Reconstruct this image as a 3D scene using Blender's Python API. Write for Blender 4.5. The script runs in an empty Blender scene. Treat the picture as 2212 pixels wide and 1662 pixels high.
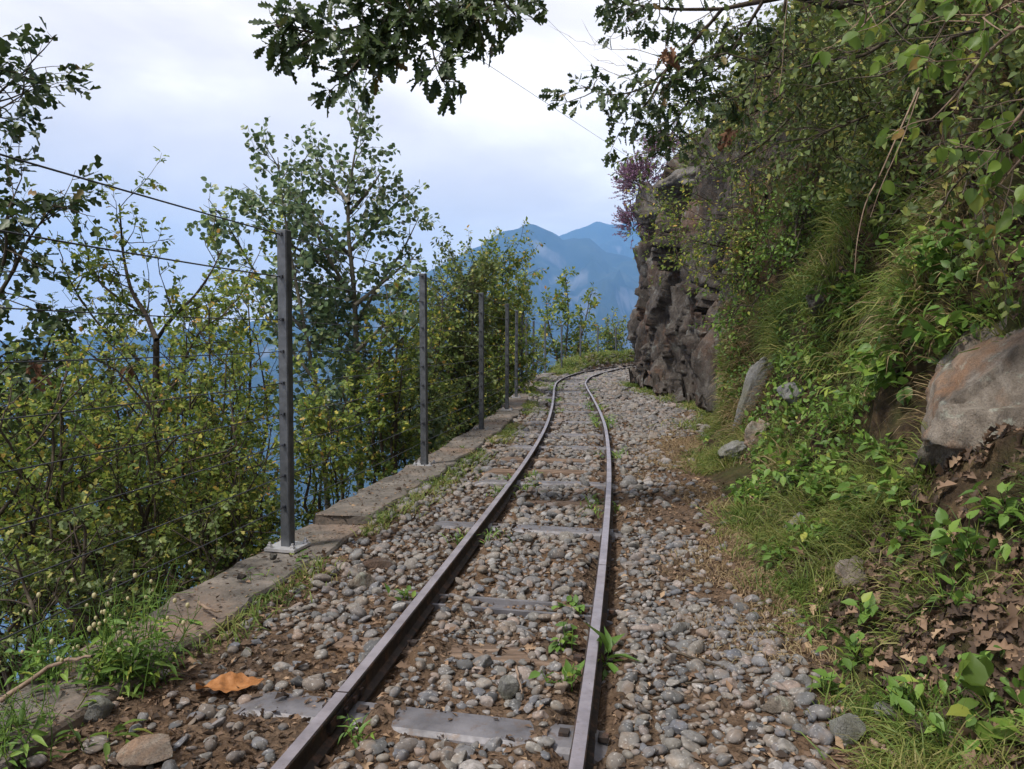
import bpy, math, random
import numpy as np
from mathutils import Vector

SEED = 11
rng = np.random.default_rng(SEED)
random.seed(SEED)
R = math.radians
sc = bpy.context.scene
col = sc.collection

# ------------------------------------------------------------------ camera
PITCH = R(3.25)
cam_d = bpy.data.cameras.new('camera')
cam = bpy.data.objects.new('camera', cam_d)
col.objects.link(cam)
cam.location = (0, 0, 0.9)
cam.rotation_euler = (R(90) - PITCH, 0, 0)
cam_d.sensor_width = 36
cam_d.lens = 36 * 1670 / 2212
cam_d.clip_start = 0.05
cam_d.clip_end = 60000
sc.camera = cam

# ------------------------------------------------------------------ light
SUN_EL, SUN_AZ = R(56), R(-130)          # azimuth measured clockwise from +Y
world = bpy.data.worlds.new('World')
sc.world = world
world.use_nodes = True
wn, wl = world.node_tree.nodes, world.node_tree.links
wn.clear()


def wnode(t, **kw):
    n = wn.new(t)
    for k, v in kw.items():
        setattr(n, k, v)
    return n


def ramp_set(rn, stops):
    e = rn.color_ramp.elements
    while len(e) > 1:
        e.remove(e[-1])
    e[0].position, e[0].color = stops[0][0], (*stops[0][1], 1)
    for p, c in stops[1:]:
        x = e.new(p)
        x.color = (*c, 1)


sky = wnode('ShaderNodeTexSky', sky_type='NISHITA', sun_disc=False)
sky.sun_elevation, sky.sun_rotation = SUN_EL, SUN_AZ
sky.altitude = 900
sky.air_density, sky.dust_density = 1.0, 2.0
tc = wnode('ShaderNodeTexCoord')
mp = wnode('ShaderNodeMapping')
mp.inputs['Scale'].default_value = (1.0, 1.0, 2.1)
mp.inputs['Location'].default_value = (3.1, 1.7, 0.4)
n1 = wnode('ShaderNodeTexNoise')
n1.inputs['Scale'].default_value = 2.3
n1.inputs['Detail'].default_value = 7
n1.inputs['Roughness'].default_value = 0.52
n1.inputs['Distortion'].default_value = 0.35
n2 = wnode('ShaderNodeTexNoise')
n2.inputs['Scale'].default_value = 1.5
n2.inputs['Detail'].default_value = 4
cr = wnode('ShaderNodeValToRGB')
ramp_set(cr, [(0.37, (6.5, 6.0, 5.75)), (0.455, (7.4, 6.8, 6.45)), (0.53, (8.5, 7.85, 7.35)), (0.61, (10.6, 9.9, 9.3))])
cv = wnode('ShaderNodeValToRGB')
ramp_set(cv, [(0.28, (0.72, 0.72, 0.72)), (0.5, (1, 1, 1))])
mx = wnode('ShaderNodeMix', data_type='RGBA')
bg = wnode('ShaderNodeBackground')
bg.inputs['Strength'].default_value = 0.1
out = wnode('ShaderNodeOutputWorld')
wl.new(tc.outputs['Generated'], mp.inputs['Vector'])
wl.new(mp.outputs['Vector'], n1.inputs['Vector'])
wl.new(mp.outputs['Vector'], n2.inputs['Vector'])
wl.new(n1.outputs['Fac'], cr.inputs['Fac'])
wl.new(n2.outputs['Fac'], cv.inputs['Fac'])
wl.new(cv.outputs['Color'], mx.inputs['Factor'])
wl.new(sky.outputs['Color'], mx.inputs['A'])
wl.new(cr.outputs['Color'], mx.inputs['B'])
wl.new(mx.outputs['Result'], bg.inputs['Color'])
wl.new(bg.outputs['Background'], out.inputs['Surface'])

sun_d = bpy.data.lights.new('sun', 'SUN')
sun_d.energy = 3.3
sun_d.angle = R(7)
sun_d.color = (1.0, 0.94, 0.85)
sun = bpy.data.objects.new('sun', sun_d)
col.objects.link(sun)
sdir = Vector((math.sin(SUN_AZ) * math.cos(SUN_EL), math.cos(SUN_AZ) * math.cos(SUN_EL), math.sin(SUN_EL)))
sun.rotation_euler = sdir.to_track_quat('Z', 'Y').to_euler()
sun.location = (-30, -20, 60)

vs = sc.view_settings
vs.view_transform = 'Standard'
vs.look = 'None'
vs.exposure = 0.6
vs.gamma = 1.0
vs.use_curve_mapping = False
cy = sc.cycles
cy.use_denoising = True
cy.max_bounces = 6
cy.diffuse_bounces = 3
cy.glossy_bounces = 2
cy.transmission_bounces = 4
cy.volume_bounces = 2
cy.transparent_max_bounces = 4
cy.sample_clamp_indirect = 6
cy.use_fast_gi = False


# ------------------------------------------------------------------ helpers
def ray(px, py):
    a, b = (px - 1106) / 1670, (831 - py) / 1670
    s, c = math.sin(PITCH), math.cos(PITCH)
    return np.array([a, c + b * s, -s + b * c])


def G(px, py, z=0.0):
    d = ray(px, py)
    t = (z - 0.9) / d[2]
    return np.array([0, 0, 0.9]) + d * t


def W(px, py, Y):
    d = ray(px, py)
    return np.array([0, 0, 0.9]) + d * (Y / d[1])


def tag(o, label=None, cat=None, group=None, kind=None):
    if label: o['label'] = label
    if cat: o['category'] = cat
    if group: o['group'] = group
    if kind: o['kind'] = kind
    return o


def empty(name, loc, label=None, cat=None, group=None):
    o = bpy.data.objects.new(name, None)
    o.empty_display_size = 0.1
    o.location = Vector(loc)
    col.objects.link(o)
    return tag(o, label, cat, group)


def mesh_data(name, v, f, flat=False, mats=None, mi=None):
    """v (N,3) array; f (M,k) int array or a list of such arrays"""
    fs = [np.asarray(a, np.int64) for a in (f if isinstance(f, list) and np.ndim(f[0]) == 2 else [f])]
    v = np.asarray(v, np.float32)
    me = bpy.data.meshes.new(name)
    nl = sum(a.size for a in fs)
    npoly = sum(len(a) for a in fs)
    me.vertices.add(len(v))
    me.vertices.foreach_set('co', v.ravel())
    me.loops.add(nl)
    me.loops.foreach_set('vertex_index', np.concatenate([a.ravel() for a in fs]).astype(np.int32))
    me.polygons.add(npoly)
    tot = np.concatenate([np.full(len(a), a.shape[1]) for a in fs]).astype(np.int32)
    st = np.concatenate([[0], np.cumsum(tot)[:-1]]).astype(np.int32)
    me.polygons.foreach_set('loop_start', st)
    if mi is not None:
        me.polygons.foreach_set('material_index', np.asarray(mi, np.int32))
    me.update(calc_edges=True)
    if flat:
        me.shade_flat()
    for m in (mats or []):
        me.materials.append(m)
    return me


def obj(name, me, parent=None, loc=None, kind=None):
    """link a mesh whose vertices are in world space; origin moved to loc / the parent's"""
    o = bpy.data.objects.new(name, me)
    col.objects.link(o)
    if parent is not None:
        o.parent = parent
    if kind: o['kind'] = kind
    return o


def wobj(name, v, f, mat, parent=None, origin=None, flat=False, kind=None, mi=None):
    """mesh from world-space verts, child of parent (translation only) or with its own origin"""
    v = np.asarray(v, float)
    if parent is not None:
        org = np.array(parent.location)
        p = parent.parent
        while p is not None:
            org = org + np.array(p.location)
            p = p.parent
        if origin is None:
            loc = np.zeros(3)
        else:
            loc = np.array(origin) - org
            org = np.array(origin)
    else:
        org = np.array(origin if origin is not None else (0, 0, 0), float)
        loc = org
    mats = mat if isinstance(mat, list) else [mat]
    o = obj(name, mesh_data(name, v - org, f, flat, mats, mi), parent, kind=kind)
    o.location = Vector(loc)
    return o


# --- numpy value noise
def _h(i, j, k, s):
    n = (i * 374761393 + j * 668265263 + k * 2147483647 + s * 1274126177) & 0xffffffff
    n = ((n ^ (n >> 13)) * 1274126177) & 0xffffffff
    n = ((n ^ (n >> 15)) * 2246822519) & 0xffffffff
    return ((n ^ (n >> 16)) & 0xffff) / 65535.0


def vnoise(P, s=0):
    P = np.asarray(P, float)
    I = np.floor(P).astype(np.int64)
    F = P - I
    F = F * F * (3 - 2 * F)
    i, j, k = I[..., 0], I[..., 1], I[..., 2]
    x, y, z = F[..., 0], F[..., 1], F[..., 2]
    r = 0
    for a in (0, 1):
        for b in (0, 1):
            for c in (0, 1):
                w = (x if a else 1 - x) * (y if b else 1 - y) * (z if c else 1 - z)
                r = r + w * _h(i + a, j + b, k + c, s)
    return r * 2 - 1


def fbm(P, octv=4, s=0, gain=0.5):
    P = np.asarray(P, float)
    r, a, f = 0, 1.0, 1.0
    for o in range(octv):
        r = r + a * vnoise(P * f + 17.3 * o, s + o)
        a *= gain
        f *= 2.03
    return r


def catmull(P, n=20):
    P = np.asarray(P, float)
    Q = np.vstack([2 * P[0] - P[1], P, 2 * P[-1] - P[-2]])
    o = []
    t = np.linspace(0, 1, n, endpoint=False)[:, None]
    for i in range(1, len(Q) - 2):
        a, b, c, d = Q[i - 1:i + 3]
        o.append(0.5 * (2 * b + (c - a) * t + (2 * a - 5 * b + 4 * c - d) * t ** 2 + (3 * b - a - 3 * c + d) * t ** 3))
    o.append(P[-1][None])
    return np.vstack(o)


def unit(v):
    v = np.asarray(v, float)
    return v / np.maximum(np.linalg.norm(v, axis=-1, keepdims=True), 1e-9)


def grid_faces(nu, nv):
    i = np.arange(nu - 1)[:, None] * nv + np.arange(nv - 1)[None]
    return np.stack([i, i + 1, i + nv + 1, i + nv], -1).reshape(-1, 4)


def tubes_mesh(tubes):
    """tubes: list of (pts (n,3), radii (n,), sides). returns verts, list of face arrays"""
    groups = {}
    for p, r, s in tubes:
        groups.setdefault((len(p), s), []).append((p, r))
    V, F, base = [], [], 0
    for (n, s), L in groups.items():
        P = np.array([a for a, _ in L], float)
        Rr = np.array([b for _, b in L], float)
        M = len(L)
        T = np.gradient(P, axis=1)
        T = unit(T)
        ref = np.where(np.abs(T[..., 2:3]) > 0.9, np.array([1.0, 0, 0]), np.array([0, 0, 1.0]))
        A = unit(np.cross(T, ref))
        B = np.cross(T, A)
        th = np.arange(s) / s * 2 * math.pi
        ring = A[:, :, None] * np.cos(th)[None, None, :, None] + B[:, :, None] * np.sin(th)[None, None, :, None]
        v = P[:, :, None] + ring * Rr[:, :, None, None]
        V.append(v.reshape(-1, 3))
        m = np.arange(M)[:, None, None] * (n * s)
        i = np.arange(n - 1)[None, :, None] * s
        k = np.arange(s)[None, None, :]
        k2 = (k + 1) % s
        f = np.stack([m + i + k, m + i + k2, m + i + s + k2, m + i + s + k], -1).reshape(-1, 4) + base
        F.append(f)
        base += M * n * s
    return np.vstack(V), np.vstack(F)


def box_vf(cx, cy_, cz, sx, sy, sz, rz=0.0):
    v = np.array([[x, y, z] for z in (-1, 1) for y in (-1, 1) for x in (-1, 1)], float) * np.array([sx, sy, sz]) / 2
    c, s = math.cos(rz), math.sin(rz)
    v = np.stack([v[:, 0] * c - v[:, 1] * s, v[:, 0] * s + v[:, 1] * c, v[:, 2]], 1) + np.array([cx, cy_, cz])
    f = np.array([[0, 2, 3, 1], [4, 5, 7, 6], [0, 1, 5, 4], [2, 6, 7, 3], [0, 4, 6, 2], [1, 3, 7, 5]])
    return v, f


def join(parts):
    V, F, b = [], [], 0
    for v, f in parts:
        V.append(v)
        F.append(np.asarray(f) + b)
        b += len(v)
    return np.vstack(V), F


def icosphere(sub):
    t = (1 + 5 ** .5) / 2
    v = [(-1, t, 0), (1, t, 0), (-1, -t, 0), (1, -t, 0), (0, -1, t), (0, 1, t), (0, -1, -t), (0, 1, -t), (t, 0, -1), (t, 0, 1), (-t, 0, -1), (-t, 0, 1)]
    v = [np.array(a) / np.linalg.norm(a) for a in v]
    f = [(0, 11, 5), (0, 5, 1), (0, 1, 7), (0, 7, 10), (0, 10, 11), (1, 5, 9), (5, 11, 4), (11, 10, 2), (10, 7, 6), (7, 1, 8), (3, 9, 4), (3, 4, 2), (3, 2, 6), (3, 6, 8), (3, 8, 9), (4, 9, 5), (2, 4, 11), (6, 2, 10), (8, 6, 7), (9, 8, 1)]
    for _ in range(sub):
        c, nf = {}, []

        def mid(a, b):
            k = (min(a, b), max(a, b))
            if k not in c:
                m = v[a] + v[b]
                v.append(m / np.linalg.norm(m))
                c[k] = len(v) - 1
            return c[k]
        for a, b, d in f:
            x, y, z = mid(a, b), mid(b, d), mid(d, a)
            nf += [(a, x, z), (b, y, x), (d, z, y), (x, y, z)]
        f = nf
    return np.array(v), np.array(f)


# ------------------------------------------------------------------ materials
class Mat:
    def __init__(self, name, rough=0.8, spec=0.3, metal=0.0):
        self.m = bpy.data.materials.new(name)
        self.m.use_nodes = True
        self.n, self.l = self.m.node_tree.nodes, self.m.node_tree.links
        self.b = self.n['Principled BSDF']
        self.o = self.n['Material Output']
        self.b.inputs['Roughness'].default_value = rough
        self.b.inputs['Specular IOR Level'].default_value = spec
        self.b.inputs['Metallic'].default_value = metal
        self.tc = None

    def coord(self, which='Object'):
        if self.tc is None:
            self.tc = self.n.new('ShaderNodeTexCoord')
        return self.tc.outputs[which]

    def pos(self):
        g = self.n.new('ShaderNodeNewGeometry')
        return g.outputs['Position']

    def noise(self, scale, detail=4, rough=0.55, vec=None, dist=0.0, sc3=None):
        x = self.n.new('ShaderNodeTexNoise')
        x.inputs['Scale'].default_value = scale
        x.inputs['Detail'].default_value = detail
        x.inputs['Roughness'].default_value = rough
        x.inputs['Distortion'].default_value = dist
        v = vec if vec is not None else self.pos()
        if sc3 is not None:
            mpn = self.n.new('ShaderNodeMapping')
            mpn.inputs['Scale'].default_value = sc3
            self.l.new(v, mpn.inputs['Vector'])
            v = mpn.outputs['Vector']
        self.l.new(v, x.inputs['Vector'])
        return x.outputs['Fac']

    def voro(self, scale, feature='F1', out='Distance', vec=None):
        x = self.n.new('ShaderNodeTexVoronoi')
        x.feature = feature
        x.inputs['Scale'].default_value = scale
        self.l.new(vec if vec is not None else self.pos(), x.inputs['Vector'])
        return x.outputs[out]

    def ramp(self, fac, stops, interp=None):
        x = self.n.new('ShaderNodeValToRGB')
        ramp_set(x, stops)
        if interp: x.color_ramp.interpolation = interp
        self.l.new(fac, x.inputs['Fac'])
        return x.outputs['Color']

    def mix(self, fac, a, b, mode='MIX'):
        x = self.n.new('ShaderNodeMix')
        x.data_type = 'RGBA'
        x.blend_type = mode
        for s, val in (('Factor', fac), ('A', a), ('B', b)):
            if isinstance(val, bpy.types.NodeSocket):
                self.l.new(val, x.inputs[s])
            elif s == 'Factor':
                x.inputs[s].default_value = val
            else:
                x.inputs[s].default_value = (*val, 1)
        return x.outputs['Result']

    def island(self):
        g = self.n.new('ShaderNodeNewGeometry')
        return g.outputs['Random Per Island']

    def objrand(self):
        g = self.n.new('ShaderNodeObjectInfo')
        return g.outputs['Random']

    def color(self, c):
        if isinstance(c, bpy.types.NodeSocket):
            self.l.new(c, self.b.inputs['Base Color'])
        else:
            self.b.inputs['Base Color'].default_value = (*c, 1)
        return self

    def bump(self, h, strength=0.5, dist=0.01):
        x = self.n.new('ShaderNodeBump')
        x.inputs['Strength'].default_value = strength
        x.inputs['Distance'].default_value = dist
        self.l.new(h, x.inputs['Height'])
        if self.b.inputs['Normal'].is_linked:
            self.l.new(self.b.inputs['Normal'].links[0].from_socket, x.inputs['Normal'])
        self.l.new(x.outputs['Normal'], self.b.inputs['Normal'])
        return self

    def translucent(self, fac, c):
        t = self.n.new('ShaderNodeBsdfTranslucent')
        if isinstance(c, bpy.types.NodeSocket):
            self.l.new(c, t.inputs['Color'])
        else:
            t.inputs['Color'].default_value = (*c, 1)
        m = self.n.new('ShaderNodeMixShader')
        m.inputs['Fac'].default_value = fac
        self.l.new(self.b.outputs['BSDF'], m.inputs[1])
        self.l.new(t.outputs['BSDF'], m.inputs[2])
        self.l.new(m.outputs['Shader'], self.o.inputs['Surface'])
        return self


def leaf_mat(name, stops, trans=0.45, rough=0.5, patch=0.12, gain=1.0, tint=(1, 1, 1)):
    m = Mat(name, rough=rough, spec=0.35)
    stops = [(p, tuple(min(0.6, x * gain * k_) for x, k_ in zip(c_, tint))) for p, c_ in stops]
    c = m.ramp(m.island(), stops)
    big = m.noise(1.7, 2)
    c2 = m.mix(m.ramp(big, [(0.35, (0, 0, 0)), (0.65, (patch,) * 3)]), c, (0.17, 0.19, 0.03), 'MIX')
    m.color(c2)
    m.translucent(trans, c2)
    return m.m


def grass_mat(name, stops, trans=0.35, fr=3.0):
    m = Mat(name, rough=0.55, spec=0.3)
    nz = m.ramp(m.noise(fr, 3, 0.6), [(0.3, (0, 0, 0)), (0.7, (1, 1, 1))])
    mm = m.n.new('ShaderNodeMath')
    mm.operation = 'MULTIPLY_ADD'
    mm.inputs[1].default_value = 0.45
    m.l.new(m.island(), mm.inputs[0])
    m2 = m.n.new('ShaderNodeMath')
    m2.operation = 'MULTIPLY'
    m2.inputs[1].default_value = 0.6
    m.l.new(nz, m2.inputs[0])
    m.l.new(m2.outputs[0], mm.inputs[2])
    c = m.ramp(mm.outputs[0], stops)
    m.color(c)
    m.translucent(trans, c)
    return m.m


def stone_mat(name, rnd):
    m = Mat(name, rough=0.75, spec=0.3)
    r = m.island() if rnd == 'island' else m.objrand()
    base = m.ramp(r, [(0, (0.077, 0.081, 0.089)), (0.16, (0.138, 0.140, 0.141)), (0.3, (0.206, 0.189, 0.165)), (0.45, (0.114, 0.122, 0.145)),
                      (0.58, (0.247, 0.235, 0.219)), (0.7, (0.174, 0.146, 0.126)), (0.82, (0.174, 0.179, 0.194)), (0.92, (0.247, 0.189, 0.160)), (1, (0.320, 0.321, 0.323))])
    f = m.noise(60, 5, 0.65)
    g = m.noise(14, 3, 0.6)
    c = m.mix(m.ramp(f, [(0.35, (0, 0, 0)), (0.7, (0.7,) * 3)]), base, (0.055, 0.05, 0.047))
    c = m.mix(m.ramp(g, [(0.5, (0, 0, 0)), (0.72, (0.5,) * 3)]), c, (0.24, 0.16, 0.10))
    c = m.mix(m.ramp(m.noise(130, 2, 0.5), [(0.6, (0, 0, 0)), (0.7, (0.4,) * 3)]), c, (0.55, 0.54, 0.52))
    m.color(c)
    m.bump(f, 0.5, 0.004)
    return m.m


M_STONE_I = stone_mat('pebble_loose', 'island')
M_STONE_O = stone_mat('pebble', 'object')


def dirt_mat():
    m = Mat('ballast_dirt', rough=0.95, spec=0.1)
    a = m.ramp(m.noise(26, 6, 0.7), [(0.3, (0.028, 0.022, 0.017)), (0.5, (0.085, 0.062, 0.045)), (0.62, (0.15, 0.108, 0.075)), (0.75, (0.25, 0.19, 0.135))])
    b = m.ramp(m.voro(75, 'F1', 'Color'), [(0.0, (0.035, 0.026, 0.019)), (0.5, (0.10, 0.066, 0.044)), (1, (0.24, 0.17, 0.12))])
    c = m.mix(0.5, a, b)
    c = m.mix(m.ramp(m.noise(2.3, 3), [(0.42, (0, 0, 0)), (0.62, (0.6,) * 3)]), c, (0.15, 0.092, 0.055))
    m.color(c)
    m.bump(m.noise(60, 5, 0.7), 1.0, 0.012)
    m.bump(m.voro(75), 0.7, 0.008)
    return m.m


M_DIRT = dirt_mat()


def soil_mat():
    m = Mat('bank_soil', rough=0.95, spec=0.1)
    a = m.ramp(m.noise(9, 6, 0.7), [(0.3, (0.02, 0.015, 0.010)), (0.5, (0.06, 0.042, 0.027)), (0.66, (0.13, 0.09, 0.05)), (0.8, (0.2, 0.14, 0.09))])
    c = m.mix(m.ramp(m.noise(2.1, 5, 0.6), [(0.42, (0, 0, 0)), (0.62, (0.8,) * 3)]), a, (0.06, 0.075, 0.022))
    m.color(c)
    m.bump(m.noise(22, 6, 0.7), 1.0, 0.05)
    return m.m


M_SOIL = soil_mat()


def rock_mat(name, dark, mid, light, rust, lichen=0.3, lich_c=(0.30, 0.32, 0.28), sc_=1.0):
    m = Mat(name, rough=0.82, spec=0.25)
    v = m.pos()
    a = m.ramp(m.noise(2.6 * sc_, 8, 0.68, v, 0.6, (1.4, 1.4, 0.55)), [(0.28, dark), (0.5, mid), (0.72, light)])
    a = m.mix(m.ramp(m.noise(1.3 * sc_, 5, 0.6, v, 0.8), [(0.5, (0, 0, 0)), (0.66, (0.75,) * 3)]), a, rust)
    l = m.ramp(m.noise(5.5 * sc_, 7, 0.72, v), [(0.56, (0, 0, 0)), (0.64, (lichen,) * 3)])
    a = m.mix(l, a, lich_c)
    sp = m.noise(70 * sc_, 4, 0.7, v)
    a = m.mix(m.ramp(sp, [(0.3, (0.6,) * 3), (0.55, (0, 0, 0))]), a, dark)
    m.color(a)
    m.bump(m.noise(7 * sc_, 9, 0.7, v, 0.4, (1.5, 1.5, 0.6)), 0.9, 0.09 / sc_)
    m.bump(m.voro(9 * sc_, 'DISTANCE_TO_EDGE', 'Distance', v), 0.2, 0.03 / sc_)
    m.bump(sp, 0.6, 0.01)
    return m.m


M_CLIFF = rock_mat('cliff_rock', (0.018, 0.016, 0.014), (0.074, 0.062, 0.054), (0.185, 0.17, 0.155), (0.15, 0.085, 0.055), 0.55, (0.25, 0.26, 0.24))
M_BOULDER = rock_mat('boulder_rock', (0.055, 0.047, 0.04), (0.23, 0.195, 0.16), (0.40, 0.36, 0.31), (0.38, 0.21, 0.115), 0.65, (0.42, 0.45, 0.38), 2.6)
M_LEDGE = rock_mat('ledge_rock', (0.04, 0.038, 0.036), (0.14, 0.13, 0.122), (0.26, 0.245, 0.235), (0.13, 0.10, 0.07), 0.5, (0.28, 0.29, 0.26), 1.2)
M_SLAB = rock_mat('slab_rock', (0.09, 0.09, 0.09), (0.22, 0.22, 0.215), (0.33, 0.33, 0.32), (0.20, 0.20, 0.14), 0.4, (0.34, 0.36, 0.30), 2.5)


def concrete_mat():
    m = Mat('old_concrete', rough=0.92, spec=0.15)
    a = m.ramp(m.noise(6, 7, 0.65), [(0.3, (0.07, 0.063, 0.056)), (0.55, (0.16, 0.145, 0.13)), (0.75, (0.26, 0.24, 0.22))])
    a = m.mix(m.ramp(m.noise(1.5, 4, 0.6), [(0.48, (0, 0, 0)), (0.68, (0.6,) * 3)]), a, (0.20, 0.115, 0.07))
    a = m.mix(m.ramp(m.noise(3.3, 5, 0.7, None, 0.5), [(0.56, (0, 0, 0)), (0.66, (0.8,) * 3)]), a, (0.05, 0.048, 0.032))
    a = m.mix(m.ramp(m.voro(110, 'F1', 'Color'), [(0.2, (0.5,) * 3), (0.5, (0, 0, 0))]), a, (0.12, 0.11, 0.10))
    m.color(a)
    m.bump(m.noise(50, 6, 0.7), 0.9, 0.008)
    m.bump(m.noise(7, 4, 0.6), 0.6, 0.03)
    return m.m


M_CONC = concrete_mat()


def steel_mat(name, c1, c2, rough, metal, rust=None, rf=0.5, sc_=1.0):
    m = Mat(name, rough=rough, spec=0.5, metal=metal)
    a = m.ramp(m.noise(9 * sc_, 6, 0.65), [(0.35, c1), (0.65, c2)])
    if rust:
        a = m.mix(m.ramp(m.noise(22 * sc_, 6, 0.75), [(rf, (0, 0, 0)), (rf + 0.14, (0.85,) * 3)]), a, rust)
    m.color(a)
    rr = m.ramp(m.noise(30 * sc_, 5, 0.7), [(0.3, (rough - 0.1,) * 3), (0.7, (min(1, rough + 0.15),) * 3)])
    m.l.new(rr, m.b.inputs['Roughness'])
    m.bump(m.noise(160, 4, 0.6), 0.25, 0.002)
    return m.m


M_RAIL = steel_mat('rail_side', (0.010, 0.008, 0.008), (0.032, 0.022, 0.018), 0.8, 0.1, (0.10, 0.05, 0.03), 0.5)
M_RAILTOP = steel_mat('rail_head_worn', (0.20, 0.18, 0.20), (0.34, 0.31, 0.34), 0.36, 0.5, (0.11, 0.075, 0.06), 0.60)
M_SLEEPER = steel_mat('sleeper_steel', (0.085, 0.083, 0.092), (0.175, 0.17, 0.185), 0.55, 0.3, (0.11, 0.075, 0.055), 0.53)
M_GALV = steel_mat('galvanised_post', (0.06, 0.065, 0.074), (0.12, 0.128, 0.142), 0.5, 0.6, None, 0.5, 2.0)
M_ZINC = steel_mat('zinc_plate', (0.42, 0.42, 0.44), (0.58, 0.58, 0.60), 0.42, 0.6, (0.25, 0.17, 0.12), 0.66)
M_CABLE = steel_mat('steel_cable', (0.03, 0.033, 0.042), (0.07, 0.075, 0.09), 0.5, 0.5)


def wood_mat():
    m = Mat('weathered_wood', rough=0.9, spec=0.15)
    a = m.ramp(m.noise(14, 6, 0.65, None, 0.3, (0.25, 3.2, 3)), [(0.3, (0.06, 0.045, 0.035)), (0.55, (0.17, 0.12, 0.09)), (0.75, (0.28, 0.215, 0.165))])
    m.color(a)
    m.bump(m.noise(20, 6, 0.7, None, 0.2, (0.25, 3.5, 3)), 0.8, 0.01)
    return m.m


M_WOOD = wood_mat()


def bark_mat(name, c1, c2):
    m = Mat(name, rough=0.9, spec=0.15)
    m.color(m.ramp(m.noise(25, 5, 0.65, None, 0.0, (1, 1, 0.35)), [(0.35, c1), (0.65, c2)]))
    m.bump(m.noise(60, 4, 0.6), 0.6, 0.006)
    return m.m


M_BARK = bark_mat('bark_dark', (0.035, 0.028, 0.022), (0.10, 0.082, 0.062))
M_BARK_G = bark_mat('bark_grey', (0.07, 0.065, 0.05), (0.19, 0.175, 0.14))
M_TWIG = bark_mat('twig_pale', (0.14, 0.10, 0.075), (0.30, 0.22, 0.16))

L_HAW = leaf_mat('leaf_hawthorn', [(0, (0.022, 0.040, 0.014)), (0.35, (0.042, 0.068, 0.017)), (0.65, (0.072, 0.098, 0.022)), (0.9, (0.125, 0.14, 0.030)), (0.97, (0.20, 0.17, 0.04)), (1, (0.20, 0.10, 0.04))], gain=2.75, tint=(1.06, 1.03, 0.85))
L_OAK = leaf_mat('leaf_oak', [(0, (0.018, 0.033, 0.013)), (0.5, (0.032, 0.056, 0.018)), (0.97, (0.058, 0.086, 0.024)), (1, (0.13, 0.08, 0.03))], 0.22, 0.45, 0.05, gain=1.35)
L_ASPEN = leaf_mat('leaf_aspen', [(0, (0.026, 0.046, 0.024)), (0.5, (0.046, 0.074, 0.034)), (0.85, (0.075, 0.105, 0.048)), (0.98, (0.13, 0.15, 0.07)), (1, (0.45, 0.45, 0.38))], 0.3, 0.4, 0.1, gain=2.3)
L_DARK = leaf_mat('leaf_blackthorn', [(0, (0.018, 0.029, 0.013)), (0.5, (0.036, 0.054, 0.02)), (0.9, (0.062, 0.080, 0.025)), (1, (0.12, 0.105, 0.03))], 0.3, 0.5, 0.15, gain=2.9, tint=(1.06, 1.02, 0.85))
L_HAZEL = leaf_mat('leaf_hazel', [(0, (0.055, 0.095, 0.02)), (0.4, (0.09, 0.15, 0.028)), (0.85, (0.14, 0.21, 0.035)), (0.96, (0.22, 0.24, 0.05)), (1, (0.25, 0.13, 0.05))], 0.5, 0.45, 0.1, gain=1.5)
L_WEED = leaf_mat('leaf_weed', [(0, (0.032, 0.075, 0.018)), (0.5, (0.055, 0.125, 0.025)), (0.9, (0.095, 0.18, 0.035)), (1, (0.16, 0.20, 0.04))], 0.35, 0.5, 0.05, gain=1.75, tint=(1.2, 1.0, 0.9))
L_GRASS = grass_mat('blade_green', [(0.05, (0.04, 0.07, 0.016)), (0.35, (0.09, 0.15, 0.03)), (0.55, (0.16, 0.215, 0.045)), (0.75, (0.23, 0.23, 0.07)), (0.95, (0.38, 0.30, 0.15))])
L_DRYGRASS = grass_mat('blade_dry', [(0.05, (0.11, 0.075, 0.04)), (0.4, (0.24, 0.165, 0.09)), (0.7, (0.34, 0.26, 0.15)), (0.95, (0.16, 0.17, 0.05))], 0.3)
L_WITHER = leaf_mat('leaf_withered', [(0, (0.10, 0.045, 0.03)), (0.6, (0.20, 0.10, 0.055)), (1, (0.30, 0.17, 0.10))], 0.25, 0.7, 0.0)
L_FRESH = leaf_mat('blade_fresh', [(0, (0.075, 0.105, 0.022)), (0.5, (0.13, 0.165, 0.036)), (0.85, (0.19, 0.21, 0.055)), (1, (0.30, 0.25, 0.12))], 0.4, 0.55, 0.1)
L_LITTER = leaf_mat('leaf_litter', [(0, (0.035, 0.024, 0.018)), (0.4, (0.085, 0.056, 0.038)), (0.75, (0.16, 0.105, 0.07)), (0.92, (0.26, 0.17, 0.11)), (1, (0.38, 0.27, 0.17))], 0.15, 0.8, 0.0)
_m = Mat('leaf_orange', 0.65, 0.3)
_c = _m.ramp(_m.noise(35, 5, 0.65), [(0.3, (0.16, 0.065, 0.02)), (0.5, (0.33, 0.14, 0.045)), (0.7, (0.42, 0.20, 0.08))])
_m.color(_c)
_m.bump(_m.noise(80, 3), 0.5, 0.004)
L_ORANGE = _m.translucent(0.15, _c).m
L_HEATHER = leaf_mat('heather_bloom', [(0, (0.16, 0.085, 0.13)), (0.5, (0.30, 0.16, 0.27)), (0.85, (0.38, 0.24, 0.36)), (1, (0.14, 0.15, 0.06))], 0.2, 0.8, 0.0)
L_POD = leaf_mat('campion_pod', [(0, (0.45, 0.42, 0.22)), (0.6, (0.55, 0.50, 0.30)), (1, (0.50, 0.36, 0.20))], 0.4, 0.6, 0.0)


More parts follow.
